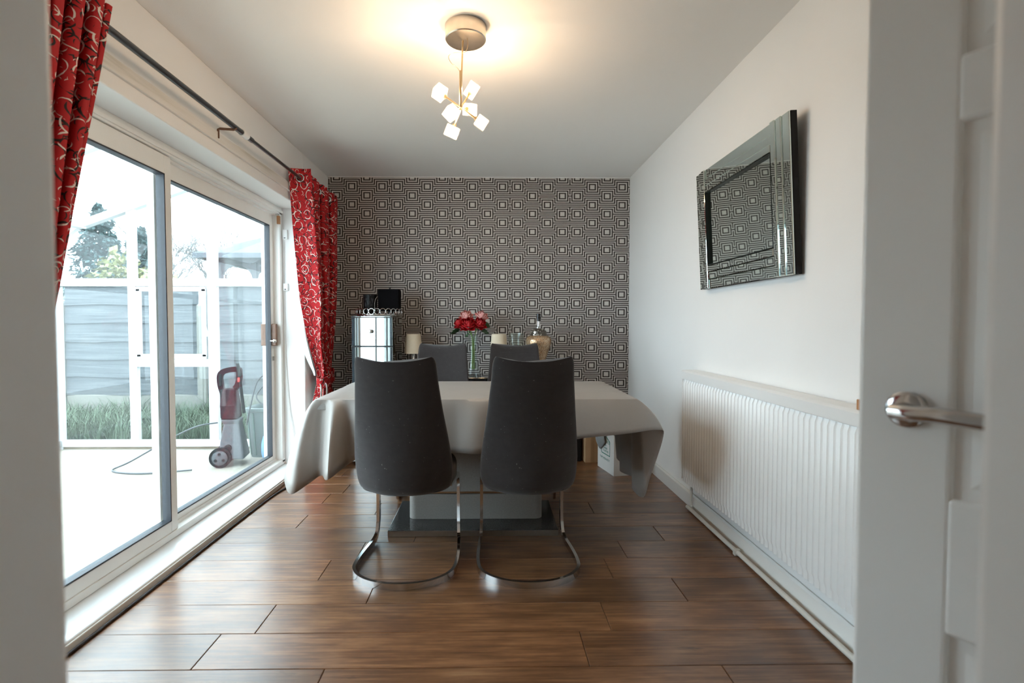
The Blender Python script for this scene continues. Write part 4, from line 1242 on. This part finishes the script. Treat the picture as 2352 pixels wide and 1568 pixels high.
# ------------------------------------------------------------------ boxes under the table on the right
def text_mesh(body, size, name, mat, parent, loc, rot):
    cu = bpy.data.curves.new('tmp_text', 'FONT')
    cu.body = body; cu.size = size; cu.align_x = 'LEFT'; cu.extrude = 0.0002; cu.resolution_u = 2
    ob = bpy.data.objects.new('tmp_text', cu); COL.objects.link(ob)
    dg = bpy.context.evaluated_depsgraph_get(); dg.update()
    me = bpy.data.meshes.new_from_object(ob.evaluated_get(dg))
    bpy.data.objects.remove(ob)
    me.name = name; me.materials.clear(); me.materials.append(M[mat])
    o = bpy.data.objects.new(name, me); COL.objects.link(o); o.parent = parent
    o.location = loc; o.rotation_euler = rot
    return o
Bc = Vector((0.915, 3.69, 0))
wbx = thing('cardboard_box', 'open white cardboard box with green lettering beside the radiator', 'box', tuple(Bc), R(11))
# local: origin at near corner, +y along the printed face, +x along the plain face
bl, bw, bh, tk = 0.295, 0.235, 0.30, 0.004
MB().box((0, 0, 0), (bw, bl, tk)).build('bottom', 'carton_white', wbx)
MB().box((0, 0, tk), (tk, bl, bh)).build('printed_side', 'carton_white', wbx, bevel=0.001)
MB().box((tk, 0, tk), (bw - tk, tk, bh)).build('plain_side', 'carton_white', wbx, bevel=0.001)
MB().box((bw - tk, 0, tk), (bw, bl, bh)).build('side', 'carton_white', wbx)
MB().box((tk, bl - tk, tk), (bw - tk, bl, bh)).build('side', 'carton_white', wbx)
MB().hexa([(bw - 0.003, 0.005, bh), (bw, 0.005, bh - 0.001), (bw, bl - 0.005, bh - 0.001), (bw - 0.003, bl - 0.005, bh), (bw + 0.027, 0.01, bh + 0.10), (bw + 0.03, 0.01, bh + 0.10), (bw + 0.03, bl - 0.01, bh + 0.10), (bw + 0.027, bl - 0.01, bh + 0.10)]).build('flap', 'carton_white', wbx)
TR = (R(90), 0, R(-90))
for body, sz, yv, zv in (('VICE', 0.030, 0.135, 0.215), ('CARD', 0.020, 0.185, 0.19), ('CORNER', 0.020, 0.195, 0.168), ('TO RETURE', 0.020, 0.20, 0.146), ("TOP'S VEGUALTY", 0.023, 0.250, 0.085)):
    text_mesh(body, sz, 'printed_text', 'ink', wbx, (-0.0006, yv, zv), TR)
fr2 = MB(); xx = -0.0005
for p0, p1 in (((0.07, 0.128), (0.215, 0.128)), ((0.07, 0.128), (0.07, 0.235)), ((0.215, 0.128), (0.245, 0.17)), ((0.07, 0.235), (0.13, 0.262))):
    fr2.bar([(xx, p0[0], p0[1]), (xx, p1[0], p1[1])], 0.006, 0.001, up=(1, 0, 0))
fr2.build('printed_border', 'ink', wbx)
m = MB()
for p0, p1 in (((0.05, 0.05), (0.13, 0.05)), ((0.05, 0.05), (0.05, 0.095)), ((0.05, 0.095), (0.13, 0.095)), ((0.13, 0.05), (0.13, 0.095))):
    m.bar([(p0[0], -0.0005, p0[1]), (p1[0], -0.0005, p1[1])], 0.0025, 0.001, up=(0, 1, 0))
m.bar(catmull([(0.04, -0.0005, 0.185), (0.042, -0.0005, 0.172), (0.052, -0.0005, 0.170), (0.056, -0.0005, 0.178)], 4), 0.0025, 0.001, up=(0, 1, 0))
m.build('printed_label', 'ink_black', wbx)
def bagfn(u, v):
    a = 2 * PI * u
    rx = (0.098 - 0.01 * v) * (1 + 0.08 * math.sin(3 * a + 4 * v)); ry_ = (0.125 - 0.01 * v) * (1 + 0.08 * math.sin(2 * a))
    k = math.sin(PI * (0.10 + 0.86 * v)) ** 0.5
    return (bw / 2 + rx * k * math.cos(a) * 1.0, bl / 2 + ry_ * k * math.sin(a), 0.0 + 0.26 * v + 0.012 * math.sin(5 * a) * v)
bg = thing('plastic_bag', 'crumpled grey bag hanging out of the white cardboard box', 'bag', (Bc.x, Bc.y, 0.17), R(11))
MB().grid(bagfn, 28, 14, closed_u=True).build('bag_body', 'grey_bag', bg, smooth=180)
def drape1(u, v):
    """from the bag in the box up over the rim of the printed side and down outside it"""
    yy = 0.12 + 0.165 * u
    if v < 0.3:
        q = v / 0.3
        return (0.055 - 0.062 * q, 0.06 + (yy - 0.06) * (0.4 + 0.6 * q), 0.11 + 0.032 * math.sin(PI * 0.5 * q))
    q = (v - 0.3) / 0.7
    return (-0.007 - 0.014 * math.sin(PI * q) - 0.004 * (1 + math.sin(6 * u + 2 * q)) * q, yy, 0.142 - (0.165 - 0.12 * abs(u - 0.65)) * q)
MB().grid(drape1, 10, 14).build('bag_overhang', 'grey_bag', bg, smooth=180, solid=0.001)
def drape2(u, v):
    xx = 0.02 + 0.17 * u
    if v < 0.3:
        q = v / 0.3
        return (0.11 + (xx - 0.11) * (0.4 + 0.6 * q), 0.055 - 0.061 * q, 0.11 + 0.032 * math.sin(PI * 0.5 * q))
    q = (v - 0.3) / 0.7
    return (xx, -0.006 - 0.012 * math.sin(PI * q) - 0.003 * (1 + math.sin(9 * u)) * q, 0.142 - (0.13 - 0.14 * (u - 0.5) ** 2) * q)
MB().grid(drape2, 10, 14).build('bag_overhang', 'grey_bag', bg, smooth=180, solid=0.001)

bb2 = thing('cardboard_box', 'brown cardboard box standing behind the white lettered box', 'box', (0.775, 4.06, 0), R(4))
MB().box((0, 0, 0), (0.12, 0.25, 0.27)).build('carton', 'carton', bb2, bevel=0.003)
MB().box((0.045, -0.0006, 0.0), (0.075, 0.2506, 0.2706)).build('tape', 'carton_tape', bb2)
MB().hexa([(0.0, -0.004, 0.266), (0.12, -0.004, 0.266), (0.12, 0.0, 0.27), (0.0, 0.0, 0.27), (0.0, -0.03, 0.33), (0.12, -0.03, 0.33), (0.12, -0.027, 0.331), (0.0, -0.027, 0.331)]).build('flap', 'carton', bb2)
fb = thing('folder_case', 'black upright case between the console and the brown box', 'case', (0.69, 4.10, 0))
MB().box((0.0, 0.0, 0.0), (0.06, 0.22, 0.30)).build('body', 'black', fb, bevel=0.008)
MB().bar(catmull([(0.03, 0.07, 0.30), (0.03, 0.075, 0.325), (0.03, 0.145, 0.325), (0.03, 0.15, 0.30)], 4), 0.012, 0.008, up=(1, 0, 0)).build('handle', 'black', fb)

# ------------------------------------------------------------------ outside: ground, conservatory
GZ = -0.10
struct(box('floor_patio', (-7.5, -1.5, GZ - 0.1), (-1.72, 5.0, GZ), 'concrete'), 'pale concrete floor of the conservatory')
struct(box('floor_garden', (-40, 5.0, GZ - 0.12), (-1.0, 60, GZ - 0.02), 'soil'), 'garden ground')
struct(box('wall_house', (-1.72, YB + 0.12, -0.12), (-1.0, 5.06, 3.2), 'brick'), 'outside wall of the house')
EY = 5.0
cs = thing('conservatory', 'white-barred glass lean-to conservatory outside the patio door', 'conservatory', (-3.0, EY, GZ))
ox_, oy_, oz_ = -3.0, EY, GZ
def gb(x0, y0, z0, x1, y1, z1, w, d, nm='glazing_bar', mat='alu'):
    p0 = Vector((x0 - ox_, y0 - oy_, z0 - oz_)); p1 = Vector((x1 - ox_, y1 - oy_, z1 - oz_))
    up = (0, 1, 0) if abs(y1 - y0) < 0.01 else (0, 0, 1)
    return MB().bar([p0, p1], w, d, up=up).build(nm, mat, cs, bevel=0.004)
EX, EZ = -3.93, 2.07            # eaves
slope = 0.36
def roofz(x): return EZ + (x - EX) * slope
gb(-1.74, EY, 1.52, -4.25, EY, 1.52, 0.075, 0.064, 'transom')
gb(-1.74, EY, -0.045, -4.3, EY, -0.045, 0.06, 0.07, 'bottom_rail')
gb(-3.45, EY, -0.05, -3.45, EY, roofz(-3.45), 0.075, 0.05, 'mullion')
gb(-2.68, EY, -0.05, -2.68, EY, roofz(-2.68), 0.09, 0.05, 'mullion')
gb(-1.76, EY, -0.05, -1.76, EY, roofz(-1.76), 0.06, 0.05, 'mullion')
gb(-4.27, EY, -0.05, -4.27, EY, 1.55, 0.06, 0.05, 'mullion')
gb(-2.70, EY, 0.74, -3.43, EY, 0.74, 0.075, 0.045, 'transom')
# top-hung opening light frame in the middle bay
for (x0, z0, x1, z1) in ((-2.755, 0.80, -2.755, 1.46), (-3.385, 0.80, -3.385, 1.46), (-2.735, 1.455, -3.405, 1.455), (-2.735, 0.805, -3.405, 0.805)):
    gb(x0, EY - 0.02, z0, x1, EY - 0.02, z1, 0.045, 0.03, 'opening_light_frame')
gb(-2.735, EY - 0.06, 1.11, -2.70, EY - 0.07, 1.00, 0.02, 0.02, 'window_stay')
gb(EX, EY, EZ, -1.74, EY, roofz(-1.74), 0.07, 0.07, 'rafter')
rafters_y = [3.85, 2.70, 1.55, 0.40]
for yv in rafters_y:
    gb(EX, yv, EZ, -1.74, yv, roofz(-1.74), 0.06, 0.06, 'rafter')
gb(EX, -1.0, EZ, EX, EY, EZ, 0.10, 0.07, 'eaves_beam')
def curve(yv):
    pts = []
    for k in range(9):
        a = R(90 - 20) * k / 8
        # quarter curve from the eaves down to the vertical front glazing
        pts.append((EX - 0.36 * math.sin(R(20) + a) + 0.36 * math.sin(R(20)) - ox_, yv - oy_, EZ - 0.50 * (1 - math.cos(a)) * 1.15 - 0.10 * k / 8 - oz_))
    return pts
for yv in [EY] + rafters_y:
    pts = curve(yv)
    MB().bar(pts, 0.05, 0.05, up=(0, 1, 0)).build('curved_bar', 'alu', cs, smooth=40)
    e_ = pts[-1]
    MB().bar([e_, (e_[0], e_[1], 0.0)], 0.05, 0.05, up=(0, 1, 0)).build('post', 'alu', cs)
exf = curve(EY)[-1][0] + ox_
gb(exf, -1.0, 1.50, exf, EY, 1.50, 0.05, 0.06, 'transom'); gb(exf, -1.0, -0.04, exf, EY, -0.04, 0.05, 0.06, 'bottom_rail')
# panes
ys = [EY] + rafters_y + [-0.75]
for y1, y0 in zip(ys, ys[1:]):
    m = MB(); m.v = [(EX - ox_, y0 - oy_, EZ + 0.02 - oz_), (EX - ox_, y1 - oy_, EZ + 0.02 - oz_), (-1.74 - ox_, y1 - oy_, roofz(-1.74) + 0.02 - oz_), (-1.74 - ox_, y0 - oy_, roofz(-1.74) + 0.02 - oz_)]
    m.f = [(0, 1, 2, 3)]
    m.build('roof_pane', 'cpane', cs, solid=0.004)
def epane(poly):
    m = MB(); m.v = [(x - ox_, 0.0, z - oz_) for x, z in poly]; m.f = [tuple(range(len(poly)))]
    m.build('pane', 'cpane', cs, solid=0.004)
epane([(-1.78, 1.55), (-2.64, 1.55), (-2.64, roofz(-2.64)), (-1.78, roofz(-1.78))])
epane([(-2.72, 1.55), (-3.41, 1.55), (-3.41, roofz(-3.41)), (-2.72, roofz(-2.72))])
epane([(-3.49, 1.55), (-4.24, 1.55), (-4.1, 1.85), (EX, EZ - 0.02), (-3.49, roofz(-3.49))])
epane([(-1.78, -0.02), (-2.64, -0.02), (-2.64, 1.49), (-1.78, 1.49)])
epane([(-2.78, 0.83), (-3.36, 0.83), (-3.36, 1.43), (-2.78, 1.43)])
epane([(-2.72, -0.02), (-3.41, -0.02), (-3.41, 0.70), (-2.72, 0.70)])
epane([(-3.49, -0.02), (-4.24, -0.02), (-4.24, 1.49), (-3.49, 1.49)])
MB().box((-1.3, -0.01, -0.05), (1.26, 0.08, 0.03)).build('plinth', 'brick', cs)

# ------------------------------------------------------------------ pressure washer, bin, sack, hose
pwx, pwy = -2.225, 4.44
pw = thing('pressure_washer', 'dark red and black pressure washer on two wheels outside', 'pressure washer', (pwx, pwy, GZ), R(12))
MB().loft([[(-0.10, -0.11, 0.06), (0.11, -0.11, 0.06), (0.11, 0.11, 0.06), (-0.10, 0.11, 0.06)], [(-0.085, -0.085, 0.22), (0.085, -0.085, 0.22), (0.085, 0.085, 0.22), (-0.085, 0.085, 0.22)], [(-0.06, -0.07, 0.36), (0.06, -0.07, 0.36), (0.06, 0.07, 0.36), (-0.06, 0.07, 0.36)], [(-0.085, -0.08, 0.40), (0.07, -0.08, 0.40), (0.07, 0.08, 0.40), (-0.085, 0.08, 0.40)]]).build('motor_housing', 'grey_plastic', pw, bevel=0.015, bseg=3)
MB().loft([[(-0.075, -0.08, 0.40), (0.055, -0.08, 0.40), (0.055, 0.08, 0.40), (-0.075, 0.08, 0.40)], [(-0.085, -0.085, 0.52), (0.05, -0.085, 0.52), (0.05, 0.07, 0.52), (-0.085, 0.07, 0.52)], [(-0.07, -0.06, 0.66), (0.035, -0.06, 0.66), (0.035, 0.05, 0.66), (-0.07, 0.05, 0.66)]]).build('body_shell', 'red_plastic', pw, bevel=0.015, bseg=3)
MB().box((-0.09, -0.05, 0.41), (-0.07, 0.05, 0.66)).build('rear_column', 'black', pw, bevel=0.006)
hp = [(-0.075, 0, 0.62), (-0.095, 0, 0.70), (-0.095, 0, 0.78), (-0.05, 0, 0.815), (0.04, 0, 0.825), (0.055, 0, 0.79), (0.045, 0, 0.70), (0.02, 0, 0.66)]
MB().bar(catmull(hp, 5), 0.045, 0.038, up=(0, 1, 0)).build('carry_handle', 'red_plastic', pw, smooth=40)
MB().box((-0.105, -0.024, 0.68), (-0.078, 0.024, 0.79)).build('handle_grip', 'black', pw, bevel=0.008)
MB().tube([(0.055, -0.05, 0.88), (0.07, -0.05, 0.75), (0.10, -0.05, 0.45)], 0.013, 10).build('lance', 'black', pw, smooth=60)
MB().box((0.055, -0.07, 0.72), (0.075, -0.03, 0.76)).build('trigger', 'red_bright', pw, bevel=0.004)
MB().cyl((-0.02, -0.088, 0.16), (-0.02, -0.105, 0.16), 0.03, 20).build('control_dial', 'black', pw, smooth=40)
for sy in (-0.14, 0.10):
    wm = MB().lathe([(0.0, 0), (0.062, 0.0), (0.064, 0.004), (0.066, 0.018), (0.083, 0.018), (0.086, 0.012), (0.086, 0.038), (0.08, 0.044), (0.0, 0.044)], seg=32)
    wm.xform(Matrix.Translation((-0.075, sy, 0.086)) @ Matrix.Rotation(R(-90), 4, 'X'))
    wh = wm.build('wheel', 'rubber', pw, smooth=40)
    hb = MB().lathe([(0.0, -0.006), (0.02, -0.006), (0.055, -0.002), (0.064, 0.004), (0.064, 0.018), (0.0, 0.018)], seg=32)
    hb.xform(Matrix.Translation((-0.075, sy - 0.001, 0.086)) @ Matrix.Rotation(R(-90), 4, 'X'))
    hb.build('hub_cap', 'grey_plastic', wh, smooth=40)
    for k in range(3):
        a = R(90 + 120 * k)
        MB().cyl((-0.075 + 0.035 * math.cos(a), sy - 0.0085, 0.086 + 0.035 * math.sin(a)), (-0.075 + 0.035 * math.cos(a), sy - 0.003, 0.086 + 0.035 * math.sin(a)), 0.013, 12).build('hub_slot', 'rubber', wh, smooth=40)
tag(MB().tube(catmull([(pwx - 0.08, pwy - 0.1, 0.28), (pwx - 0.22, pwy - 0.15, 0.26), (pwx - 0.45, pwy - 0.1, 0.16), (-3.05, 4.35, -0.05), (-3.1, 4.2, -0.09), (-2.8, 4.12, -0.09), (-2.45, 4.2, -0.085)], 8), 0.007, 8).build('power_cable', 'hose', smooth=60), 'dark cable trailing from the pressure washer across the concrete', 'cable')
bn = thing('garden_bin', 'grey-green plastic garden bin behind the pressure washer', 'bin', (-2.06, 4.785, GZ))
def binring(s, z, n=4):
    out = []
    for k in range(24):
        a = 2 * PI * k / 24
        x, yv = sup(a, 0.17 * s, 0.16 * s, 0.5); out.append((x, yv, z))
    return out
MB().loft([binring(0.82, 0.0), binring(0.9, 0.15), binring(1.0, 0.42), binring(1.07, 0.425), binring(1.07, 0.45), binring(1.0, 0.455), binring(0.95, 0.43), binring(0.80, 0.03)]).build('bin_body', 'bin_grey', bn, smooth=35)
for k in range(5):
    a = R(200 + 28 * k)
    x, yv = sup(a, 0.17, 0.16, 0.5)
    MB().bar([(x * 0.84, yv * 0.84, 0.02), (x * 0.99, yv * 0.99, 0.41)], 0.016, 0.012, up=(0, 0, 1)).build('bin_rib', 'green_plastic', bn, bevel=0.003)
loop = [(-2.16, 4.545, 0.22), (-2.13, 4.57, 0.40), (-2.08, 4.62, 0.62), (-1.92, 4.66, 0.70), (-1.78, 4.68, 0.62), (-1.77, 4.70, 0.48), (-1.86, 4.70, 0.39), (-2.03, 4.68, 0.366), (-2.15, 4.72, 0.45), (-2.06, 4.76, 0.57), (-1.93, 4.76, 0.52), (-1.88, 4.74, 0.41), (-1.94, 4.72, 0.372), (-2.0, 4.74, 0.45), (-1.96, 4.76, 0.52), (-1.91, 4.76, 0.46), (-1.90, 4.74, 0.366)]
tag(MB().tube(catmull(loop, 8), 0.007, 8).build('garden_hose', 'hose', smooth=60), 'grey hose coiled loosely on top of the garden bin', 'hose')
sk = thing('compost_sack', 'blue and straw-coloured sack slumped beside the garden bin', 'sack', (-1.83, 4.33, GZ))
def sackf(u, v):
    a = 2 * PI * u; k = math.sin(PI * (0.04 + 0.93 * v)) ** 0.45
    w = 1 + 0.07 * math.sin(3 * a + 5 * v) + 0.05 * math.sin(5 * a)
    return (0.085 * k * w * math.cos(a), 0.11 * k * w * math.sin(a), 0.36 * v)
MB().grid(sackf, 24, 14, closed_u=True).build('sack_body', 'straw', sk, smooth=180)
def sackb(u, v):
    a = R(150) + R(110) * u; p = sackf(a / (2 * PI), 0.03 + 0.75 * v)
    return (p[0] * 1.04, p[1] * 1.04, p[2])
MB().grid(sackb, 10, 10).build('blue_side', 'blue_bag', sk, smooth=180)

# ------------------------------------------------------------------ fence
FY = 6.45
def fence_panel(x0, x1, label):
    t = thing('timber_fence', label, 'fence', ((x0 + x1) / 2, FY, GZ), group='weathered fence panels behind the conservatory')
    w = (x1 - x0) / 2
    MB().box((-w, -0.03, 0.0), (w, 0.02, 0.33)).build('gravel_board', 'post_concrete', t, bevel=0.008)
    r = random.Random(int(x0 * 100))
    for k in range(6):
        z0 = 0.33 + k * 0.225
        dz = r.uniform(-0.006, 0.006)
        N = 14
        lo = [(-w + 2 * w * i / N, 0, z0 + dz + 0.010 * math.sin(i * 0.7 + k) * r.uniform(0.4, 1)) for i in range(N + 1)]
        m = MB()
        rings_ = []
        for p in lo:
            rings_.append([(p[0], -0.034, p[2]), (p[0], -0.022, p[2]), (p[0], -0.004, z0 + 0.24), (p[0], -0.012, z0 + 0.24)])
        m.loft(rings_)
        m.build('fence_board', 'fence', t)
    for bx in (-w + 0.03, 0.0, w - 0.03):
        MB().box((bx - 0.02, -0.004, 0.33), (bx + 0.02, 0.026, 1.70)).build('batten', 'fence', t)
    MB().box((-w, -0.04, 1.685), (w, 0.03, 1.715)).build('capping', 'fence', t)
fence_panel(-7.10, -5.42, 'weathered grey fence panel beyond the short concrete post')
fence_panel(-5.28, -3.64, 'weathered grey fence panel between the two concrete posts')
fence_panel(-3.52, -1.80, 'weathered grey fence panel behind the pressure washer')
def cpost(x, hgt, label):
    t = thing('fence_post', label, 'post', (x, FY - 0.02, GZ - 0.02))
    MB().loft([[(-0.055, -0.055, 0), (0.055, -0.055, 0), (0.055, 0.055, 0), (-0.055, 0.055, 0)], [(-0.05, -0.05, hgt - 0.03), (0.05, -0.05, hgt - 0.03), (0.05, 0.05, hgt - 0.03), (-0.05, 0.05, hgt - 0.03)], [(-0.03, -0.03, hgt), (0.03, -0.03, hgt), (0.03, 0.03, hgt), (-0.03, 0.03, hgt)]]).build('shaft', 'post_concrete', t, bevel=0.006)
    MB().box((-0.02, -0.062, 0.0), (0.02, -0.05, hgt * 0.9)).build('face_rib', 'post_concrete', t, bevel=0.003)
cpost(-5.35, 1.52, 'short concrete fence post at the far corner of the conservatory')
cpost(-3.58, 1.50, 'concrete fence post behind the opening window')

# grass strip
def blades(nm, n, x0, x1, y0, y1, h0, h1, mat, z):
    m = MB(); r = random.Random(5)
    for _ in range(n):
        x = r.uniform(x0, x1); yv = r.uniform(y0, y1); h = r.uniform(h0, h1) * (0.5 + 0.9 * mnoise.noise((x * 1.5, yv * 2, 0)) ** 2 + 0.3)
        a = r.uniform(0, 2 * PI); l = r.uniform(0.2, 0.8) * h; w = 0.006
        b = len(m.v); dx, dy = math.cos(a), math.sin(a)
        m.v += [(x - dy * w, yv + dx * w, z), (x + dy * w, yv - dx * w, z), (x + dx * l * 0.35 + dy * w * 0.7, yv + dy * l * 0.35 - dx * w * 0.7, z + h * 0.65), (x + dx * l * 0.35 - dy * w * 0.7, yv + dy * l * 0.35 + dx * w * 0.7, z + h * 0.65), (x + dx * l, yv + dy * l, z + h)]
        m.v[b:] = [(p[0], min(max(p[1], 5.10), 6.36), p[2]) for p in m.v[b:]]
        m.f += [(b, b + 1, b + 2, b + 3), (b + 3, b + 2, b + 4)]
    me = bpy.data.meshes.new(nm); me.from_pydata(m.v, [], m.f); me.materials.append(M[mat])
    o = bpy.data.objects.new(nm, me); COL.objects.link(o)
    o['kind'] = 'stuff'
    return o
tag(blades('grass', 9000, -6.2, -1.8, 5.15, 6.33, 0.12, 0.42, 'grass', GZ - 0.02), 'long unkempt grass along the foot of the fence', 'grass')

# ------------------------------------------------------------------ trees, shrubs and garden pavilion beyond the fence
def branch_tree(x, y, hgt, seed, label, spread=0.5, depth=7):
    r = random.Random(seed)
    t = thing('bare_tree', label, 'tree', (x, y, GZ - 0.02), group='bare winter trees beyond the fence')
    trunk = MB(); twigs = MB()
    def grow(p, d, l, rad, dep):
        q = p + d * l * 0.5 + Vector((r.uniform(-1, 1), r.uniform(-1, 1), r.uniform(-0.3, 0.6))) * l * 0.08
        e = p + d * l
        (trunk if dep > depth - 2 else twigs).tube([p, q, e], rad, 5 if dep > 3 else 3, scales=[1, 0.85, 0.65])
        if dep == 0: return
        for _ in range(3 if dep > 1 else 3):
            nd = (d + Vector((r.uniform(-1, 1), r.uniform(-1, 1), r.uniform(-0.25, 0.55))) * spread * 1.25).normalized()
            grow(p + d * l * r.uniform(0.55, 1.0), nd, l * r.uniform(0.62, 0.82), rad * 0.6, dep - 1)
    grow(Vector((0, 0, 0)), Vector((0.03, 0, 1)).normalized(), hgt * 0.26, hgt * 0.012, depth)
    trunk.build('trunk', 'bark', t, smooth=60)
    tw = twigs.build('twigs', 'bark', t)
    tw['kind'] = 'stuff'
branch_tree(-12.2, 19.0, 7.2, 3, 'bare tree with fine twigs behind the wide meeting stile')
branch_tree(-12.6, 24.5, 8.8, 8, 'bare tree with fine twigs beside the garden pavilion')
branch_tree(-26.0, 29.0, 9.0, 21, 'bare twiggy tree beside the tall blue-green conifer')

def foliage(m, c, rx, ry, rz, n, s, r, droop=0.0):
    for _ in range(n):
        while True:
            p = Vector((r.uniform(-1, 1), r.uniform(-1, 1), r.uniform(-1, 1)))
            if p.length < 1: break
        p = p.normalized() * (p.length ** 0.45)
        pos_ = Vector((c[0] + p.x * rx, c[1] + p.y * ry, c[2] + p.z * rz))
        d = Vector((p.x, p.y, r.uniform(-0.6, 0.6) - droop)).normalized() * s * r.uniform(0.6, 1.4)
        w = d.cross(Vector((r.uniform(-1, 1), r.uniform(-1, 1), 1))).normalized() * s * 0.28
        b = len(m.v)
        m.v += [tuple(pos_ - d * 0.5), tuple(pos_ + w), tuple(pos_ + d * 0.6), tuple(pos_ - w)]
        m.f.append((b, b + 1, b + 2, b + 3))
def raw(m, nm, mat, parent):
    me = bpy.data.meshes.new(nm); me.from_pydata(m.v, [], m.f); me.materials.append(M[mat])
    o = bpy.data.objects.new(nm, me); COL.objects.link(o); o.parent = parent
    return o
def conifer(x, y, hgt, wid, seed, label):
    r = random.Random(seed)
    t = thing('conifer', label, 'tree', (x, y, GZ - 0.02), group='conifers beyond the fence')
    MB().tube([(0, 0, 0), (0.02, 0, hgt * 0.5), (0, 0, hgt * 0.96)], hgt * 0.02, 8, scales=[1, 0.7, 0.2]).build('trunk', 'bark', t, smooth=60)
    m = MB()
    for k in range(26):
        f = k / 25
        z = hgt * (0.12 + 0.86 * f)
        rad = wid * (1 - f) ** 0.8 + 0.12
        for _ in range(int(3 + 5 * (1 - f))):
            a = r.uniform(0, 2 * PI); rr = rad * r.uniform(0.35, 0.85)
            foliage(m, (rr * math.cos(a), rr * math.sin(a), z - 0.15 * rr), rad * 0.45, rad * 0.45, 0.22, 100, 0.13, r, 0.25)
    fo = raw(m, 'foliage', 'conifer', t); fo['kind'] = 'stuff'
conifer(-10.9, 14.5, 4.5, 1.3, 4, 'tall blue-green conifer rising behind the mullion')
conifer(-8.2, 12.2, 3.4, 0.9, 9, 'shorter conifer leaning into the bare trees')
def shrub(x, y, hgt, wid, mat, seed, label, n=1500):
    r = random.Random(seed)
    t = thing('shrub', label, 'shrub', (x, y, GZ - 0.02), group='shrubs beyond the fence')
    for k in range(4):
        a = r.uniform(0, 2 * PI)
        MB().tube([(0, 0, 0), (0.2 * wid * math.cos(a), 0.2 * wid * math.sin(a), hgt * 0.4), (0.5 * wid * math.cos(a), 0.5 * wid * math.sin(a), hgt * 0.75)], 0.03, 6, scales=[1, 0.7, 0.3]).build('stem', 'bark', t, smooth=60)
    m = MB()
    for k in range(12):
        a = r.uniform(0, 2 * PI); rr = wid * r.uniform(0.1, 0.7)
        foliage(m, (rr * math.cos(a), rr * math.sin(a), hgt * r.uniform(0.35, 0.8)), wid * 0.42, wid * 0.42, hgt * 0.22, n // 12, 0.13, r)
    fo = raw(m, 'foliage', mat, t); fo['kind'] = 'stuff'
shrub(-7.25, 10.2, 2.95, 0.85, 'bush', 2, 'yellow-green leafy shrub just above the fence')
shrub(-5.85, 8.9, 2.4, 0.5, 'bush', 6, 'low yellow-green shrub nearer the pavilion')
shrub(-9.6, 10.8, 2.4, 1.0, 'greybush', 12, 'grey-green shrub beyond the short concrete post')
shrub(-14.4, 15.0, 3.6, 1.5, 'greybush', 13, 'large pale grey-green shrub behind the yellow shrub', 2600)

gy = 9.8
gz = thing('garden_pavilion', 'dark timber garden pavilion with arched sides and hipped roof', 'pavilion', (-3.75, gy + 1.3, GZ - 0.02))
hwid = 1.35
for sx in (-1, 1):
    for sy in (-1, 1):
        MB().box((sx * hwid - 0.06, sy * hwid - 0.06, 0), (sx * hwid + 0.06, sy * hwid + 0.06, 2.5)).build('post', 'gazebo_wood', gz, bevel=0.01)
for px_ in (-0.675, 0.0, 0.675):
    MB().box((px_ - 0.045, -hwid - 0.045, 0), (px_ + 0.045, -hwid + 0.045, 2.42)).build('post', 'gazebo_wood', gz, bevel=0.01)
def arch(x0, x1, yv):
    N = 16; m = MB(); top = 2.42; rg0 = []
    rings_ = []
    for i in range(N + 1):
        u = i / N; x = x0 + (x1 - x0) * u
        zb = 2.02 + 0.33 * math.sqrt(max(0, 1 - (2 * u - 1) ** 2))
        rings_.append([(x, yv - 0.02, zb), (x, yv + 0.02, zb), (x, yv + 0.02, top), (x, yv - 0.02, top)])
    m.loft(rings_).build('arched_fascia', 'gazebo_wood', gz)
for yv in (-hwid, hwid):
    [arch(-hwid + 0.03 + 0.675 * k, -hwid + 0.645 + 0.675 * k, yv) for k in range(4)]
MB().box((-hwid - 0.1, -hwid - 0.06, 2.40), (hwid + 0.1, -hwid + 0.04, 2.53)).build('beam', 'gazebo_wood', gz)
MB().box((-hwid - 0.1, hwid - 0.06, 2.40), (hwid + 0.1, hwid + 0.04, 2.53)).build('beam', 'gazebo_wood', gz)
e0 = hwid + 0.32
rf = MB(); rf.v = [(-e0, -e0, 2.46), (e0, -e0, 2.46), (e0, e0, 2.46), (-e0, e0, 2.46), (-e0, -e0, 2.55), (e0, -e0, 2.55), (e0, e0, 2.55), (-e0, e0, 2.55), (0, 0, 3.35)]
rf.f = [(0, 3, 2, 1), (0, 1, 5, 4), (1, 2, 6, 5), (2, 3, 7, 6), (3, 0, 4, 7), (4, 5, 8), (5, 6, 8), (6, 7, 8), (7, 4, 8)]
rf.build('roof', 'slate', gz)
